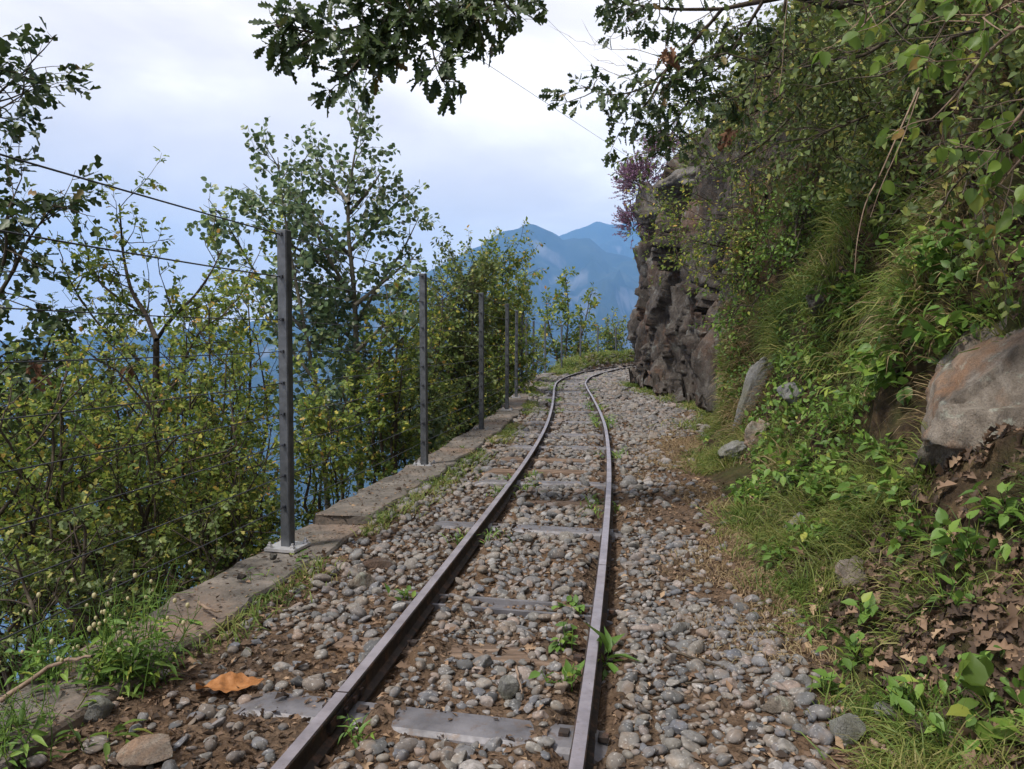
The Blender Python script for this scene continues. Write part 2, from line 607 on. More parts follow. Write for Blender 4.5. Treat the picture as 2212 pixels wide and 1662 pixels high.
# ------------------------------------------------------------------ leaf shapes (unit length along +y, normal +z)
def fan_leaf(half, cup=0.18, cy_=0.5, droop=0.12):
    right = [(x, y) for x, y in half]
    left = [(-x, y) for x, y in half[::-1] if x > 1e-6]
    o = right + left
    v = [(x, y, cup * abs(x) - droop * y * y) for x, y in o] + [(0, cy_, -0.02 - droop * cy_ ** 2)]
    n = len(o)
    return np.array(v, float), np.array([(n, i, (i + 1) % n) for i in range(n)])


LEAF_OAK = fan_leaf([(0, 0), (0.05, 0.10), (0.17, 0.22), (0.09, 0.33), (0.27, 0.46), (0.12, 0.55), (0.28, 0.70), (0.12, 0.77), (0.16, 0.92), (0, 1)], 0.25, 0.5, 0.2)
LEAF_HAW = fan_leaf([(0, 0.02), (0.36, 0.36), (0.15, 0.48), (0.27, 0.80), (0, 1)], 0.3, 0.45, 0.15)
LEAF_ASP = fan_leaf([(0, 0.12), (0.30, 0.2), (0.45, 0.48), (0.30, 0.8), (0, 1)], 0.15, 0.5, 0.1)
LEAF_OVATE = fan_leaf([(0, 0), (0.26, 0.25), (0.27, 0.55), (0, 1)], 0.3, 0.4, 0.2)
LEAF_HAZEL = fan_leaf([(0, 0), (0.22, 0.08), (0.36, 0.32), (0.30, 0.62), (0.10, 0.86), (0, 1)], 0.25, 0.42, 0.25)
LEAF_DIAM = (np.array([(0, 0, 0), (0.26, 0.45, 0.08), (0, 1, -0.12), (-0.26, 0.45, 0.08)]), np.array([(0, 1, 2), (0, 2, 3)]))
LEAF_DEAD = fan_leaf([(0, 0), (0.16, 0.14), (0.10, 0.28), (0.32, 0.42), (0.14, 0.56), (0.27, 0.76), (0, 1)], 0.8, 0.45, 0.5)
LEAF_LANCE = fan_leaf([(0, 0), (0.10, 0.25), (0.12, 0.55), (0, 1)], 0.4, 0.45, 0.5)


def place(tpl, pos, d, n, s):
    """instance a leaf template at pos with +y along d and normal close to n"""
    tv, tf = tpl
    pos, d, n = np.asarray(pos, float), unit(d), np.asarray(n, float)
    x = unit(np.cross(d, n))
    z = np.cross(x, d)
    s = np.asarray(s, float).reshape(-1, 1, 1)
    v = pos[:, None] + s * (tv[None, :, 0:1] * x[:, None] + tv[None, :, 1:2] * d[:, None] + tv[None, :, 2:3] * z[:, None])
    f = tf[None] + (np.arange(len(pos)) * len(tv))[:, None, None]
    return v.reshape(-1, 3), f.reshape(-1, tf.shape[1])


def blades(pos, nrm, lean, length, width, seg=3, droop=0.6):
    """grass blades: strips rising along nrm, bending towards lean and down"""
    M = len(pos)
    L = np.asarray(length).reshape(-1, 1)
    t = np.linspace(0, 1, seg + 1)
    P = [np.asarray(pos, float)]
    d0 = unit(nrm)
    ln = unit(lean)
    for i in range(seg):
        k = (i + 0.5) / seg
        d = unit(d0 * (1 - 0.55 * k) + ln * (0.25 + 0.75 * k) + np.array([0, 0, -1.0]) * droop * k * k * 1.6)
        P.append(P[-1] + d * L / seg)
    side = unit(np.cross(d0, ln) + rng.normal(0, 0.35, (M, 3)))
    V = []
    wd = np.asarray(width).reshape(-1, 1)
    for i in range(seg):
        w = wd * (1 - 0.75 * t[i] ** 1.5) * 0.5
        V += [P[i] - side * w, P[i] + side * w]
    V.append(P[-1])
    V = np.stack(V, 1)
    nv = V.shape[1]
    f = []
    for i in range(seg - 1):
        a = 2 * i
        f += [(a, a + 1, a + 3), (a, a + 3, a + 2)]
    a = 2 * (seg - 1)
    f.append((a, a + 1, a + 2))
    F = np.array(f)[None] + (np.arange(M) * nv)[:, None, None]
    return V.reshape(-1, 3), F.reshape(-1, 3)


# ------------------------------------------------------------------ plant generator
def perp(d):
    a = rng.normal(size=3)
    a -= d * a.dot(d)
    return a / (np.linalg.norm(a) + 1e-9)


def wander(p, d, L, n, jit, trop):
    pts = [np.array(p, float)]
    d = unit(d)
    for i in range(n):
        d = unit(d + rng.normal(0, jit, 3) + trop)
        pts.append(pts[-1] + d * L / n)
    return np.array(pts)


class Plant:
    def __init__(self):
        self.thick, self.thin = [], []
        self.lp, self.ld = [], []

    def limb(self, pts, r0, r1, sides=6):
        pts = np.asarray(pts, float)
        self.thick.append((pts, np.linspace(r0, r1, len(pts)), sides))
        return pts

    def root(self, p, r):
        """trunk foot from p down into the slope below the wall"""
        p = np.asarray(p, float)
        z = slope_z(p[0], p[1]) - 0.3
        if z < p[2]:
            b = np.array([p[0], p[1], z])
            self.thick.append((np.array([b, (b + p) / 2 + rng.normal(0, 0.02, 3), p]), np.array([r * 1.5, r * 1.15, r]), 8))
            return b + np.array([0, 0, 0.25])
        return p

    def shoot(self, pts, r0, levels, k=0):
        """spawn side branches on the polyline pts following the level specs"""
        L = levels[k]
        seg = np.linalg.norm(np.diff(pts, axis=0), axis=1)
        cum = np.concatenate([[0], np.cumsum(seg)])
        tot = cum[-1]
        n = max(1, int(round(L['per_m'] * tot * (1 - L.get('start', 0.15)))))
        for i in range(n):
            u = L.get('start', 0.15) + (1 - L.get('start', 0.15)) * (i + rng.random()) / n
            u = min(u, 0.999)
            s = u * tot
            j = min(np.searchsorted(cum, s, side='right') - 1, len(seg) - 1)
            w = (s - cum[j]) / max(seg[j], 1e-6)
            p = pts[j] * (1 - w) + pts[j + 1] * w
            t = unit(pts[j + 1] - pts[j])
            a = R(rng.uniform(*L['ang']))
            d = t * math.cos(a) + perp(t) * math.sin(a)
            ln = rng.uniform(*L['len']) * (1 - L.get('taper', 0.3) * u)
            q = wander(p, d, ln, L.get('n', 4), L.get('jit', 0.18), np.array(L.get('trop', (0, 0, 0.06))))
            rr = L['r'] * (0.7 + 0.6 * rng.random())
            (self.thick if L['r'] > 0.006 else self.thin).append((q, np.linspace(rr, rr * 0.35, len(q)), 5 if L['r'] > 0.006 else 3))
            if k + 1 < len(levels):
                self.shoot(q, rr, levels, k + 1)
            if 'leaf_m' in L:
                self.leaves_on(q, L['leaf_m'], L.get('lstart', 0.15))

    def leaves_on(self, q, per_m, start=0.15):
        seg = np.linalg.norm(np.diff(q, axis=0), axis=1)
        tot = seg.sum()
        n = max(2, int(per_m * tot))
        u = start + (1 - start) * (np.arange(n) + rng.random(n) * 0.8) / n
        u = np.minimum(u, 1)
        x = u * (len(q) - 1)
        j = np.minimum(x.astype(int), len(q) - 2)
        w = (x - j)[:, None]
        p = q[j] * (1 - w) + q[j + 1] * w
        t = unit(q[j + 1] - q[j])
        r = rng.normal(size=(n, 3))
        r -= t * (r * t).sum(1, keepdims=True)
        d = unit(t * 0.6 + unit(r) * 0.9)
        self.lp.append(p)
        self.ld.append(d)

    def build(self, name, label, cat, base, tpl, lmat, bark, size, up=(0, 0, 1.0), njit=0.6, droop=0.15, petiole=0.15, group=None, mask=None):
        e = empty(name, base, label, cat, group)
        if self.thick:
            v, f = tubes_mesh(self.thick)
            wobj('trunk', v, f, bark, e)
        if self.thin:
            v, f = tubes_mesh(self.thin)
            wobj('twigs', v, f, bark, e, kind='stuff')
        if self.lp:
            P, D = np.vstack(self.lp), np.vstack(self.ld)
            if mask is not None:
                k = mask(P)
                P, D = P[k], D[k]
            n = len(P)
            D = unit(D + np.array([0, 0, -droop]))
            N = np.array(up) + rng.normal(0, njit, (n, 3))
            s = rng.uniform(*size, n)
            v, f = place(tpl, P + D * (s * petiole)[:, None], D, N, s)
            wobj('crown', v, f, lmat, e, kind='stuff')
        return e


# ================================================================== TRACK LINE
CTRL = np.array([(-1.2, -4), (-0.78, -1.5), (-0.47, 0.2), (-0.17, 1.6), (0.285, 4.7), (0.6, 7.4), (0.79, 9.6), (0.95, 12), (1.11, 14.6), (1.31, 16.9), (1.69, 19.3), (2.3, 21.9), (3.1, 24.5), (4.3, 27.3), (6.2, 30.6), (9.0, 34.5)])
TR = catmull(np.c_[CTRL, np.zeros(len(CTRL))], 24)[:, :2]
_sg = np.linalg.norm(np.diff(TR, axis=0), axis=1)
TS = np.concatenate([[0], np.cumsum(_sg)])


def tr_at(s):
    return np.array([np.interp(s, TS, TR[:, 0]), np.interp(s, TS, TR[:, 1])])


def tr_tan(s):
    a = tr_at(s + 0.05) - tr_at(s - 0.05)
    return a / np.linalg.norm(a)


def tr_x(Y):
    return np.interp(Y, TR[:, 1], TR[:, 0])


_tg = unit(np.gradient(TR, axis=0))
TCOS = np.abs(_tg[:, 1])


def tr_s(Y):
    return np.interp(Y, TR[:, 1], TS)


# fence line
FP = [np.array([-1.72, -1.0]), np.array([-1.36, 1.15])] + [G(*p)[:2] for p in ((622, 1180), (917, 1008), (1040, 931), (1095, 887), (1115, 860), (1127, 841))] + \
     [np.array(p) for p in ((0.31, 16.7), (0.52, 18.8), (0.90, 21.0), (1.47, 22.9), (2.2, 24.9), (3.0, 27.0), (3.85, 28.7), (4.8, 30.4), (6.2, 32.4))]
FP = np.array(FP)


def fx(Y):
    return np.interp(Y, FP[:, 1], FP[:, 0])


HALF = 0.306
ZG = -0.055     # ballast level; the top of the retaining wall is z = 0

# bank foot line and profiles
FOOT = np.array([(-4, 0.45), (0, 0.74), (1.6, 0.86), (3, 1.0), (4, 1.13), (5, 1.28), (6, 1.46), (7, 1.70), (8, 2.15), (9, 2.62), (10, 2.82), (11.2, 2.86), (13, 2.85), (15, 2.72), (16, 2.72), (17, 3.0), (20, 4.4), (25, 6.4), (30, 9.5), (40, 17)])
WCL = np.array([(-4, 0), (6.2, 0), (7.4, 0.35), (8.3, 0.8), (9.2, 1), (40, 1)])
PB = np.array([(-0.25, -0.10), (0, -0.055), (.25, .03), (.5, .25), (.78, .68), (1.02, 1.32), (1.2, 2.2), (1.5, 3.2), (2.1, 4.4), (3.6, 6.2), (7, 9.5), (16, 15)])
PC = np.array([(-0.25, -0.10), (0, -0.055), (.06, .5), (.02, 1.2), (.08, 2.0), (.12, 2.8), (.2, 3.6), (.45, 4.25), (1.1, 4.9), (2.4, 6), (6, 9), (15, 14)])


def prof(Y, t):
    """Y, t arrays -> X, Z on the undisplaced hillside; t in 0..1"""
    f = np.interp(Y, FOOT[:, 0], FOOT[:, 1])
    w = np.interp(Y, WCL[:, 0], WCL[:, 1])
    w = w * w * (3 - 2 * w)
    kk = np.linspace(0, 1, len(PB))
    bx, bz = np.interp(t, kk, PB[:, 0]), np.interp(t, kk, PB[:, 1])
    cx, cz = np.interp(t, kk, PC[:, 0]), np.interp(t, kk, PC[:, 1])
    return f + bx * (1 - w) + cx * w, bz * (1 - w) + cz * w


def hill(Y, t, disp=True):
    X, Z = prof(Y, t)
    P = np.stack([X, Y, Z], -1)
    if disp:
        e = 0.01
        X2, Z2 = prof(Y, np.minimum(t + e, 1))
        X1, Z1 = prof(Y, np.maximum(t - e, 0))
        nx, nz = -(Z2 - Z1), (X2 - X1)
        l = np.hypot(nx, nz) + 1e-9
        N = np.stack([nx / l, 0 * nx, nz / l], -1)
        a = np.clip((t - 0.10) / 0.25, 0, 1)
        h = fbm(P * 0.9, 4, 3) * 0.22 + fbm(P * 3.5, 4, 9) * 0.07
        P = P + N * (h * a)[..., None]
    return P


def hill_pt(Y, t):
    return hill(np.array([float(Y)]), np.array([float(t)]))[0]


def hill_n(Y, t):
    Y, t = np.atleast_1d(np.asarray(Y, float)), np.atleast_1d(np.asarray(t, float))
    e = 0.012
    a = hill(Y, np.minimum(t + e, 1)) - hill(Y, np.maximum(t - e, 0))
    b = hill(Y + 0.05, t) - hill(Y - 0.05, t)
    n = unit(np.cross(b, a))
    return np.where(n[:, :1] > 0.2, -n, n)


_yy, _tt = np.meshgrid(np.linspace(1.2, 16, 420), np.linspace(0.06, 0.9, 300), indexing='ij')
_yy, _tt = _yy.ravel(), _tt.ravel()
_hp = hill(_yy, _tt)


def proj(P):
    c, s = math.cos(PITCH), math.sin(PITCH)
    x, y, z = P[:, 0], P[:, 1], P[:, 2] - 0.9
    dep = y * c - z * s
    return 1106 + 1670 * x / dep, 831 - 1670 * (y * s + z * c) / dep


_hx, _hy = proj(_hp)


def onhill(px, py):
    '''the point of the bank seen in the direction of (px, py): Y, t, position'''
    d = np.hypot(_hx - px, _hy - py)
    k = np.where(d < max(14, d.min() + 1))[0]
    j = k[np.argmin(_yy[k])]
    return _yy[j], _tt[j], _hp[j]


# ================================================================== SETTING
# distant water
v = np.array([(-6600, -1300, -720), (5200, -1300, -720), (5200, 7950, -720), (-6600, 7950, -720)], float)
m = Mat('lake_water', rough=0.25, spec=0.5)
m.color((0.02, 0.05, 0.09))
m.bump(m.noise(0.02, 4), 0.3, 3.0)
o = wobj('lake', v, [[0, 1, 2, 3]], m.m)
tag(o, kind='structure')


def mountain_mat(name, rockf):
    m = Mat(name, rough=0.95, spec=0.05)
    v = m.pos()
    a = m.ramp(m.noise(0.004, 8, 0.65, v), [(0.35, (0.012, 0.02, 0.012)), (0.6, (0.03, 0.04, 0.022)), (0.75, (0.06, 0.065, 0.04))])
    r = m.ramp(m.noise(0.006, 8, 0.7, v, 0.5, (1, 1, 0.35)), [(0.35, (0.06, 0.062, 0.062)), (0.7, (0.19, 0.188, 0.185))])
    g = m.n.new('ShaderNodeNewGeometry')
    sx = m.n.new('ShaderNodeSeparateXYZ')
    m.l.new(g.outputs['Normal'], sx.inputs[0])
    mm = m.n.new('ShaderNodeMath')
    mm.operation = 'ADD'
    m.l.new(sx.outputs['Z'], mm.inputs[0])
    nn = m.n.new('ShaderNodeMath')
    nn.operation = 'MULTIPLY'
    nn.inputs[1].default_value = 0.8
    m.l.new(m.noise(0.0022, 5, 0.6, v), nn.inputs[0])
    m.l.new(nn.outputs[0], mm.inputs[1])
    f = m.ramp(mm.outputs[0], [(rockf - 0.16, (1, 1, 1)), (rockf + 0.16, (0, 0, 0))])
    m.color(m.mix(f, a, r))
    return m.m


def mountain(name, label, pts, Yr, dfront, dback, nx, ny, seed, mat, rough, base=-760, spur=1.0):
    """ridge given by (px, py) skyline points at distance Yr; falls to base on both sides"""
    P = np.array([W(px, py, Yr) for px, py in pts])
    xs = np.linspace(P[0, 0], P[-1, 0], nx)
    rz = np.interp(xs, P[:, 0], P[:, 2])
    ys = np.concatenate([-np.linspace(1, 0, ny) ** 1.15 * dfront, np.linspace(0, 1, ny // 3)[1:] * dback])
    X, D = np.meshgrid(xs, ys, indexing='ij')
    Y = Yr + D
    fr = np.where(D < 0, -D / dfront, D / dback)
    q = np.stack([X / 900, Y / 900, np.full_like(X, seed)], -1)
    rid = 1 - np.abs(fbm(q, 6, seed, 0.55))
    prof_ = (1 - fr) ** 0.85
    Z = base + (rz[:, None] - base) * prof_
    amp = np.clip(fr * 5, 0, 1) * np.clip((1 - fr) * 4, 0, 1)
    Z = Z + (rid - 0.75) * rough * amp * spur + fbm(q * 9, 4, seed + 5) * rough * 0.13 * np.clip(fr * 10, 0.25, 1)
    # rock steps
    step = rough * 0.5
    zz = Z / step + fbm(q * 3, 3, seed + 8) * 0.7
    Z = Z + (np.floor(zz) + np.clip((zz - np.floor(zz)) * 2.6, 0, 1) - zz) * step * 0.42 * amp
    Vv = np.stack([X, Y, Z], -1).reshape(-1, 3)
    o = wobj(name, Vv, grid_faces(len(xs), len(ys))[:, ::-1], mat, None, (float(np.mean(xs)), Yr, base))
    tag(o, label, None, None, 'structure')
    return o


M_MT1 = mountain_mat('mountain_forest_rock', 1.0)
M_MT2 = mountain_mat('mountain_far_rock', 1.05)
mountain('mountain', 'blue hazy mountain with a pointed peak and rocky lower flank',
         [(-900, 745), (-400, 735), (0, 735), (300, 722), (520, 700), (700, 655), (800, 630), (870, 608), (940, 582), (1000, 548), (1045, 525), (1085, 503), (1115, 496), (1135, 484), (1150, 483), (1170, 494), (1200, 502), (1216, 518), (1240, 515), (1270, 514), (1290, 528), (1306, 545), (1345, 548), (1375, 562), (1450, 600), (1700, 640), (2100, 610), (2600, 600)],
         5000, 2900, 1800, 300, 80, 4, M_MT1, 340)
mountain('mountain', 'paler farther mountain peeping out behind the blue peak',
         [(900, 640), (1100, 560), (1190, 520), (1235, 498), (1268, 488), (1290, 479), (1320, 484), (1345, 484), (1380, 480), (1450, 486), (1600, 500), (1900, 540)],
         7000, 2600, 900, 140, 50, 21, M_MT2, 340)


# slope falling away from the retaining wall to the lake
def valley_slope():
    ys = np.concatenate([np.linspace(-400, -8, 14), np.linspace(-6, 40, 93), np.linspace(46, 900, 20)])
    ts = np.array([0, 0.12, 0.3, 0.6, 1.0, 1.5, 2.2, 3.2, 4.5, 6.5, 10, 16, 30, 60, 120, 250, 450, 700])
    Y, T = np.meshgrid(ys, ts, indexing='ij')
    X0 = np.interp(Y, FP[:, 1], FP[:, 0] - 0.10)
    X0 = np.where(Y > 32, 6.0 + (Y - 32) * 1.2, X0)
    X0 = np.where(Y < -1, -1.9 + (Y + 1) * 0.2, X0)
    X = X0 - T
    Z = -0.16 - 1.05 * T - 0.1 * np.minimum(T, 2)
    q = np.stack([X, Y, Z], -1)
    Z = Z + fbm(q * 0.5, 4, 31) * 0.25 * np.clip(T, 0, 1) + fbm(q * 0.03, 4, 32) * np.clip(T * 0.1, 0, 12)
    o = wobj('valley_slope', np.stack([X, Y, Z], -1).reshape(-1, 3), grid_faces(len(ys), len(ts)), M_SOIL)
    tag(o, 'steep soil slope falling away below the retaining wall', None, None, 'structure')


valley_slope()


def slope_z(X, Y):
    d = max(0, (np.interp(Y, FP[:, 1], FP[:, 0]) - 0.17) - X)
    return -0.16 - 1.05 * d - 0.1 * min(d, 2)


# ground between wall and bank
def ground_h(X, Y):
    q = np.stack([X, Y, 0 * X], -1)
    z = ZG + fbm(q * 2.2, 3, 51) * 0.012 + fbm(q * 9, 3, 52) * 0.005
    c = tr_x(Y)
    d = np.abs(X - c) * np.interp(Y, TR[:, 1], TCOS)
    z = z - 0.02 * np.clip((Y - 13) / 5, 0, 1)
    z = z + 0.012 * np.clip((d - 0.34) / 0.3, 0, 1) * (X > c)
    z = z - 0.026 * np.exp(-((d - HALF) / 0.05) ** 2) + (0.020 + 0.03 * vnoise(q * 9, 8)) * np.exp(-((d - 0.20) / 0.045) ** 2) + (X > c) * 0.02 * np.exp(-((d - 0.44) / 0.06) ** 2)
    wl_ = fx(Y) + 0.18
    z = z + 0.022 * np.exp(-((X - wl_ - 0.03) / 0.14) ** 2) * (1 + vnoise(q * 2.5, 14))
    # mound on the outside of the far curve
    m_ = np.clip((Y - 22.3) / 2.5, 0, 1) * np.clip((33 - Y) / 3, 0, 1)
    g = np.clip((c - 0.5 - X) / 0.35, 0, 1)
    return z + m_ * g * (0.42 + 0.12 * vnoise(q * 1.1, 5))


def ballast():
    ys = np.concatenate([np.linspace(-4, 0.8, 10), np.linspace(0.9, 6, 170), np.linspace(6.05, 14, 80), np.linspace(14.2, 38, 70)])
    us = np.linspace(0, 1, 100)
    Y, U = np.meshgrid(ys, us, indexing='ij')
    x0 = fx(Y) + np.where(Y > 21.5, -0.3, 0.12)
    x1 = np.interp(Y, FOOT[:, 0], FOOT[:, 1]) + 0.35
    X = x0 + (x1 - x0) * U
    Z = ground_h(X, Y)
    o = wobj('ballast', np.stack([X, Y, Z], -1).reshape(-1, 3), grid_faces(len(ys), len(us))[:, ::-1], M_DIRT)
    tag(o, 'brown dirt and pebble ballast around the narrow track', None, None, 'structure')
    return o


BALLAST = ballast()


def hillside():
    ys = np.concatenate([np.linspace(-4, 1, 14), np.linspace(1.1, 10, 140), np.linspace(10.15, 20, 50), np.linspace(20.5, 40, 20)])
    ts = np.concatenate([np.linspace(0, 0.8, 105), np.linspace(0.805, 1, 16)])
    Y, T = np.meshgrid(ys, ts, indexing='ij')
    P = hill(Y, T)
    # keep the soil behind the rock face where the cliff stands
    w = np.interp(Y, WCL[:, 0], WCL[:, 1])
    sh = np.clip((w - 0.5) * 2.5, 0, 1) * np.clip((0.62 - T) * 8, 0, 1) * np.clip(T * 12, 0, 1)
    P[..., 0] += 0.28 * sh
    o = wobj('hillside', P.reshape(-1, 3), grid_faces(len(ys), len(ts))[:, ::-1], M_SOIL)
    tag(o, 'steep overgrown bank rising on the uphill side of the track', None, None, 'structure')
    return o


HILL = hillside()


def facet(P, seeds, amp, tilt, stretch, s):
    """blocky displacement: each vertex follows the tilted plane of its nearest seed"""
    rg = np.random.default_rng(s)
    S = seeds * stretch
    Q = P * stretch
    out_ = np.zeros(len(P))
    hgt = rg.uniform(-1, 1, len(S)) * amp
    tl = rg.normal(0, tilt, (len(S), 3))
    for a in range(0, len(Q), 4000):
        d = ((Q[a:a + 4000, None] - S[None]) ** 2).sum(-1)
        j = d.argmin(1)
        out_[a:a + 4000] = hgt[j] + ((Q[a:a + 4000] - S[j]) * tl[j]).sum(1)
    return out_


def cliff():
    ys = np.linspace(7.1, 20, 280)
    ts = np.linspace(0.0, 0.70, 190)
    Y, T = np.meshgrid(ys, ts, indexing='ij')
    P = hill(Y, T, False)
    X1, Z1 = prof(Y, np.maximum(T - 0.02, 0))
    X2, Z2 = prof(Y, np.minimum(T + 0.02, 1))
    nx, nz = -(Z2 - Z1), (X2 - X1)
    l = np.hypot(nx, nz) + 1e-9
    dYdX = np.gradient(np.interp(ys, FOOT[:, 0], FOOT[:, 1]), ys)[:, None]
    N = unit(np.stack([nx / l, dYdX * np.abs(nx / l), nz / l], -1))
    Pf, Nf = P.reshape(-1, 3), N.reshape(-1, 3)
    rg = np.random.default_rng(5)
    # warp for irregular cell borders
    Pw = Pf * np.array([1.6, 1.6, 0.45])
    Wp = Pf + np.stack([fbm(Pw, 3, 61), fbm(Pw, 3, 62), fbm(Pw, 3, 63)], -1) * np.array([0.2, 0.2, 0.3])
    s1 = Pf[rg.choice(len(Pf), 46)]
    s2 = Pf[rg.choice(len(Pf), 260)]
    shear = lambda A: A + np.stack([0 * A[:, 2], 0.35 * A[:, 2], 0 * A[:, 2]], -1)
    Wp, s1, s2 = shear(Wp), shear(s1), shear(s2)
    h = facet(Wp, s1, 0.12, 0.25, np.array([1.0, 1.0, 0.5]), 1) + facet(Wp, s2, 0.015, 0.30, np.array([1.0, 1.0, 0.5]), 2)
    Sp = shear(Pf)
    for fr, am, sd in ((np.array([1.0, 1.0, 0.22]), 0.16, 66), (np.array([2.6, 2.6, 0.7]), 0.075, 69), (np.array([6, 6, 2.2]), 0.03, 72)):
        h = h - am * np.clip(1 - np.abs(fbm(Sp * fr, 3, sd)) * 2.2, 0, 1) ** 3
    h = h + fbm(Pf * np.array([2.2, 2.2, 1.2]), 6, 75, 0.6) * 0.07
    edge = np.minimum(np.clip((Y - 7.1) / 1.2, 0, 1), np.clip((0.70 - T) / 0.10, 0, 1)).ravel()
    off = 0.10 + h
    off = off * edge - 0.55 * (1 - edge)
    Pf = Pf + Nf * off[:, None]
    o = wobj('cliff', Pf, grid_faces(len(ys), len(ts))[:, ::-1], M_CLIFF)
    tag(o, 'dark fractured rock face rising beside the curve of the track', None, None, 'structure')


cliff()

# ================================================================== RETAINING WALL
wall = empty('retaining_wall', (FP[2][0], FP[2][1], -0.9), 'low concrete retaining wall edge carrying the fence posts', 'wall')


def wall_seg(y0, y1, dz, dx, hw, seed):
    n = max(4, int((y1 - y0) / 0.05))
    n = min(n, 160)
    ys = np.linspace(y0, y1, n)
    prof_ = np.array([(-1, -0.9), (-1, -0.03), (-0.9, 0.0), (-0.6, 0.0), (-0.3, 0.0), (0, 0), (0.3, 0), (0.6, 0.0), (0.955, 0.0), (1, -0.012), (1, -0.9)])
    k = len(prof_)
    Y = np.repeat(ys[:, None], k, 1)
    X = fx(Y) + dx + np.where(prof_[None, :, 0] < 0, 0.115, hw) * prof_[None, :, 0]
    Z = np.repeat(prof_[None, :, 1], n, 0) + dz
    q = np.stack([X, Y, Z], -1)
    top = (prof_[:, 1] > -0.5)[None]
    Z = Z + top * (fbm(q * 7, 4, seed) * 0.0045 + fbm(q * 1.5, 2, seed + 1) * 0.004)
    ed = (np.abs(prof_[:, 0]) > 0.8)[None]
    X = X + ed * fbm(q * np.array([0, 7, 0]), 4, seed + 2) * 0.026 * top
    P = np.stack([X, Y, Z], -1)
    # ragged ends
    P[0, :, 1] += fbm(P[0] * 8, 3, seed + 3) * 0.02
    P[-1, :, 1] += fbm(P[-1] * 8, 3, seed + 4) * 0.02
    Vv = P.reshape(-1, 3)
    f = [grid_faces(n, k), np.array([list(range(k))[::-1]]), np.array([[(n - 1) * k + i for i in range(k)]])]
    o = wobj('wall_section', Vv, f, M_CONC, wall, (float(fx((y0 + y1) / 2)), (y0 + y1) / 2, -0.9), flat=True)


wall_seg(-3.5, 3.80, -0.012, 0.01, 0.185, 71)
wall_seg(3.86, 9.2, 0.014, 0.0, 0.19, 75)
wall_seg(9.24, 15.0, 0.0, 0.0, 0.185, 79)
wall_seg(15.04, 21.6, 0.004, 0.0, 0.18, 83)
wall_seg(21.63, 32.3, -0.004, 0.0, 0.2, 87)

# ================================================================== RAILWAY TRACK
track = empty('railway_track', (float(tr_x(1.6)), 1.6, ZG), 'narrow gauge railway track of worn steel rails curving away', 'railway track')
RAIL_TOP = 0.015
HALF = 0.306
rp = np.array([(-0.028, -0.072), (0.028, -0.072), (0.028, -0.064), (0.010, -0.055), (0.007, -0.020), (0.0165, -0.014), (0.0175, -0.0035), (0.0145, 0.0), (-0.0145, 0.0), (-0.0175, -0.0035), (-0.0165, -0.014), (-0.007, -0.020), (-0.010, -0.055), (-0.028, -0.064)])


def rail(side, s0, s1):
    n = max(6, int((s1 - s0) / 0.12))
    ss = np.linspace(s0, s1, n)
    C = np.array([tr_at(s) for s in ss])
    T = np.array([tr_tan(s) for s in ss])
    Nn = np.stack([T[:, 1], -T[:, 0]], 1) * side
    sp = 0.010 * np.sin(ss * 1.1 + side)          # rails that have settled a little
    ctr = C + Nn * HALF
    k = len(rp)
    V = np.zeros((n, k, 3))
    rr = rp.copy()
    V[:, :, :2] = ctr[:, None] + np.stack([T[:, 1], -T[:, 0]], 1)[:, None] * rr[None, :, 0:1]
    V[:, :, 2] = RAIL_TOP + rr[None, :, 1] + 0.35 * sp[:, None]
    f = []
    mi = []
    for i in range(n - 1):
        for j in range(k):
            j2 = (j + 1) % k
            f.append((i * k + j, i * k + j2, (i + 1) * k + j2, (i + 1) * k + j))
            mi.append(1 if j == 7 else 0)
    F = [np.array(f), np.array([list(range(k))]), np.array([[(n - 1) * k + j for j in range(k)][::-1]])]
    mi += [0, 0]
    o = wobj('rail', V.reshape(-1, 3), F, [M_RAIL, M_RAILTOP], track, (*ctr[0], ZG), flat=True, mi=mi)
    return o


def fishplate(side, s):
    c, t = tr_at(s), tr_tan(s)
    nn = np.array([t[1], -t[0]])
    ctr = c + nn * side * HALF
    rz = math.atan2(t[1], t[0])
    parts = []
    for k in (-1, 1):
        p = ctr + nn * k * 0.0135
        parts.append(box_vf(p[0], p[1], RAIL_TOP - 0.036, 0.24, 0.009, 0.028, rz))
        for a in (-0.08, -0.03, 0.03, 0.08):
            q = ctr + nn * k * 0.021 + t * a
            parts.append(box_vf(q[0], q[1], RAIL_TOP - 0.036, 0.016, 0.009, 0.016, rz))
    v, f = join(parts)
    wobj('fishplate', v, f, M_RAIL, track, (*ctr, RAIL_TOP - 0.036), flat=True)


for side, joints in ((-1, (1.86, 6.4, 11.2, 16.0, 21.0)), (1, (3.05, 7.6, 12.4, 17.1, 22.0))):
    js = [0.3] + [tr_s(y) for y in joints] + [TS[-1] - 0.3]
    for a, b in zip(js[:-1], js[1:]):
        rail(side, a + 0.003, b - 0.003)
    for s in js[1:-1]:
        fishplate(side, s)


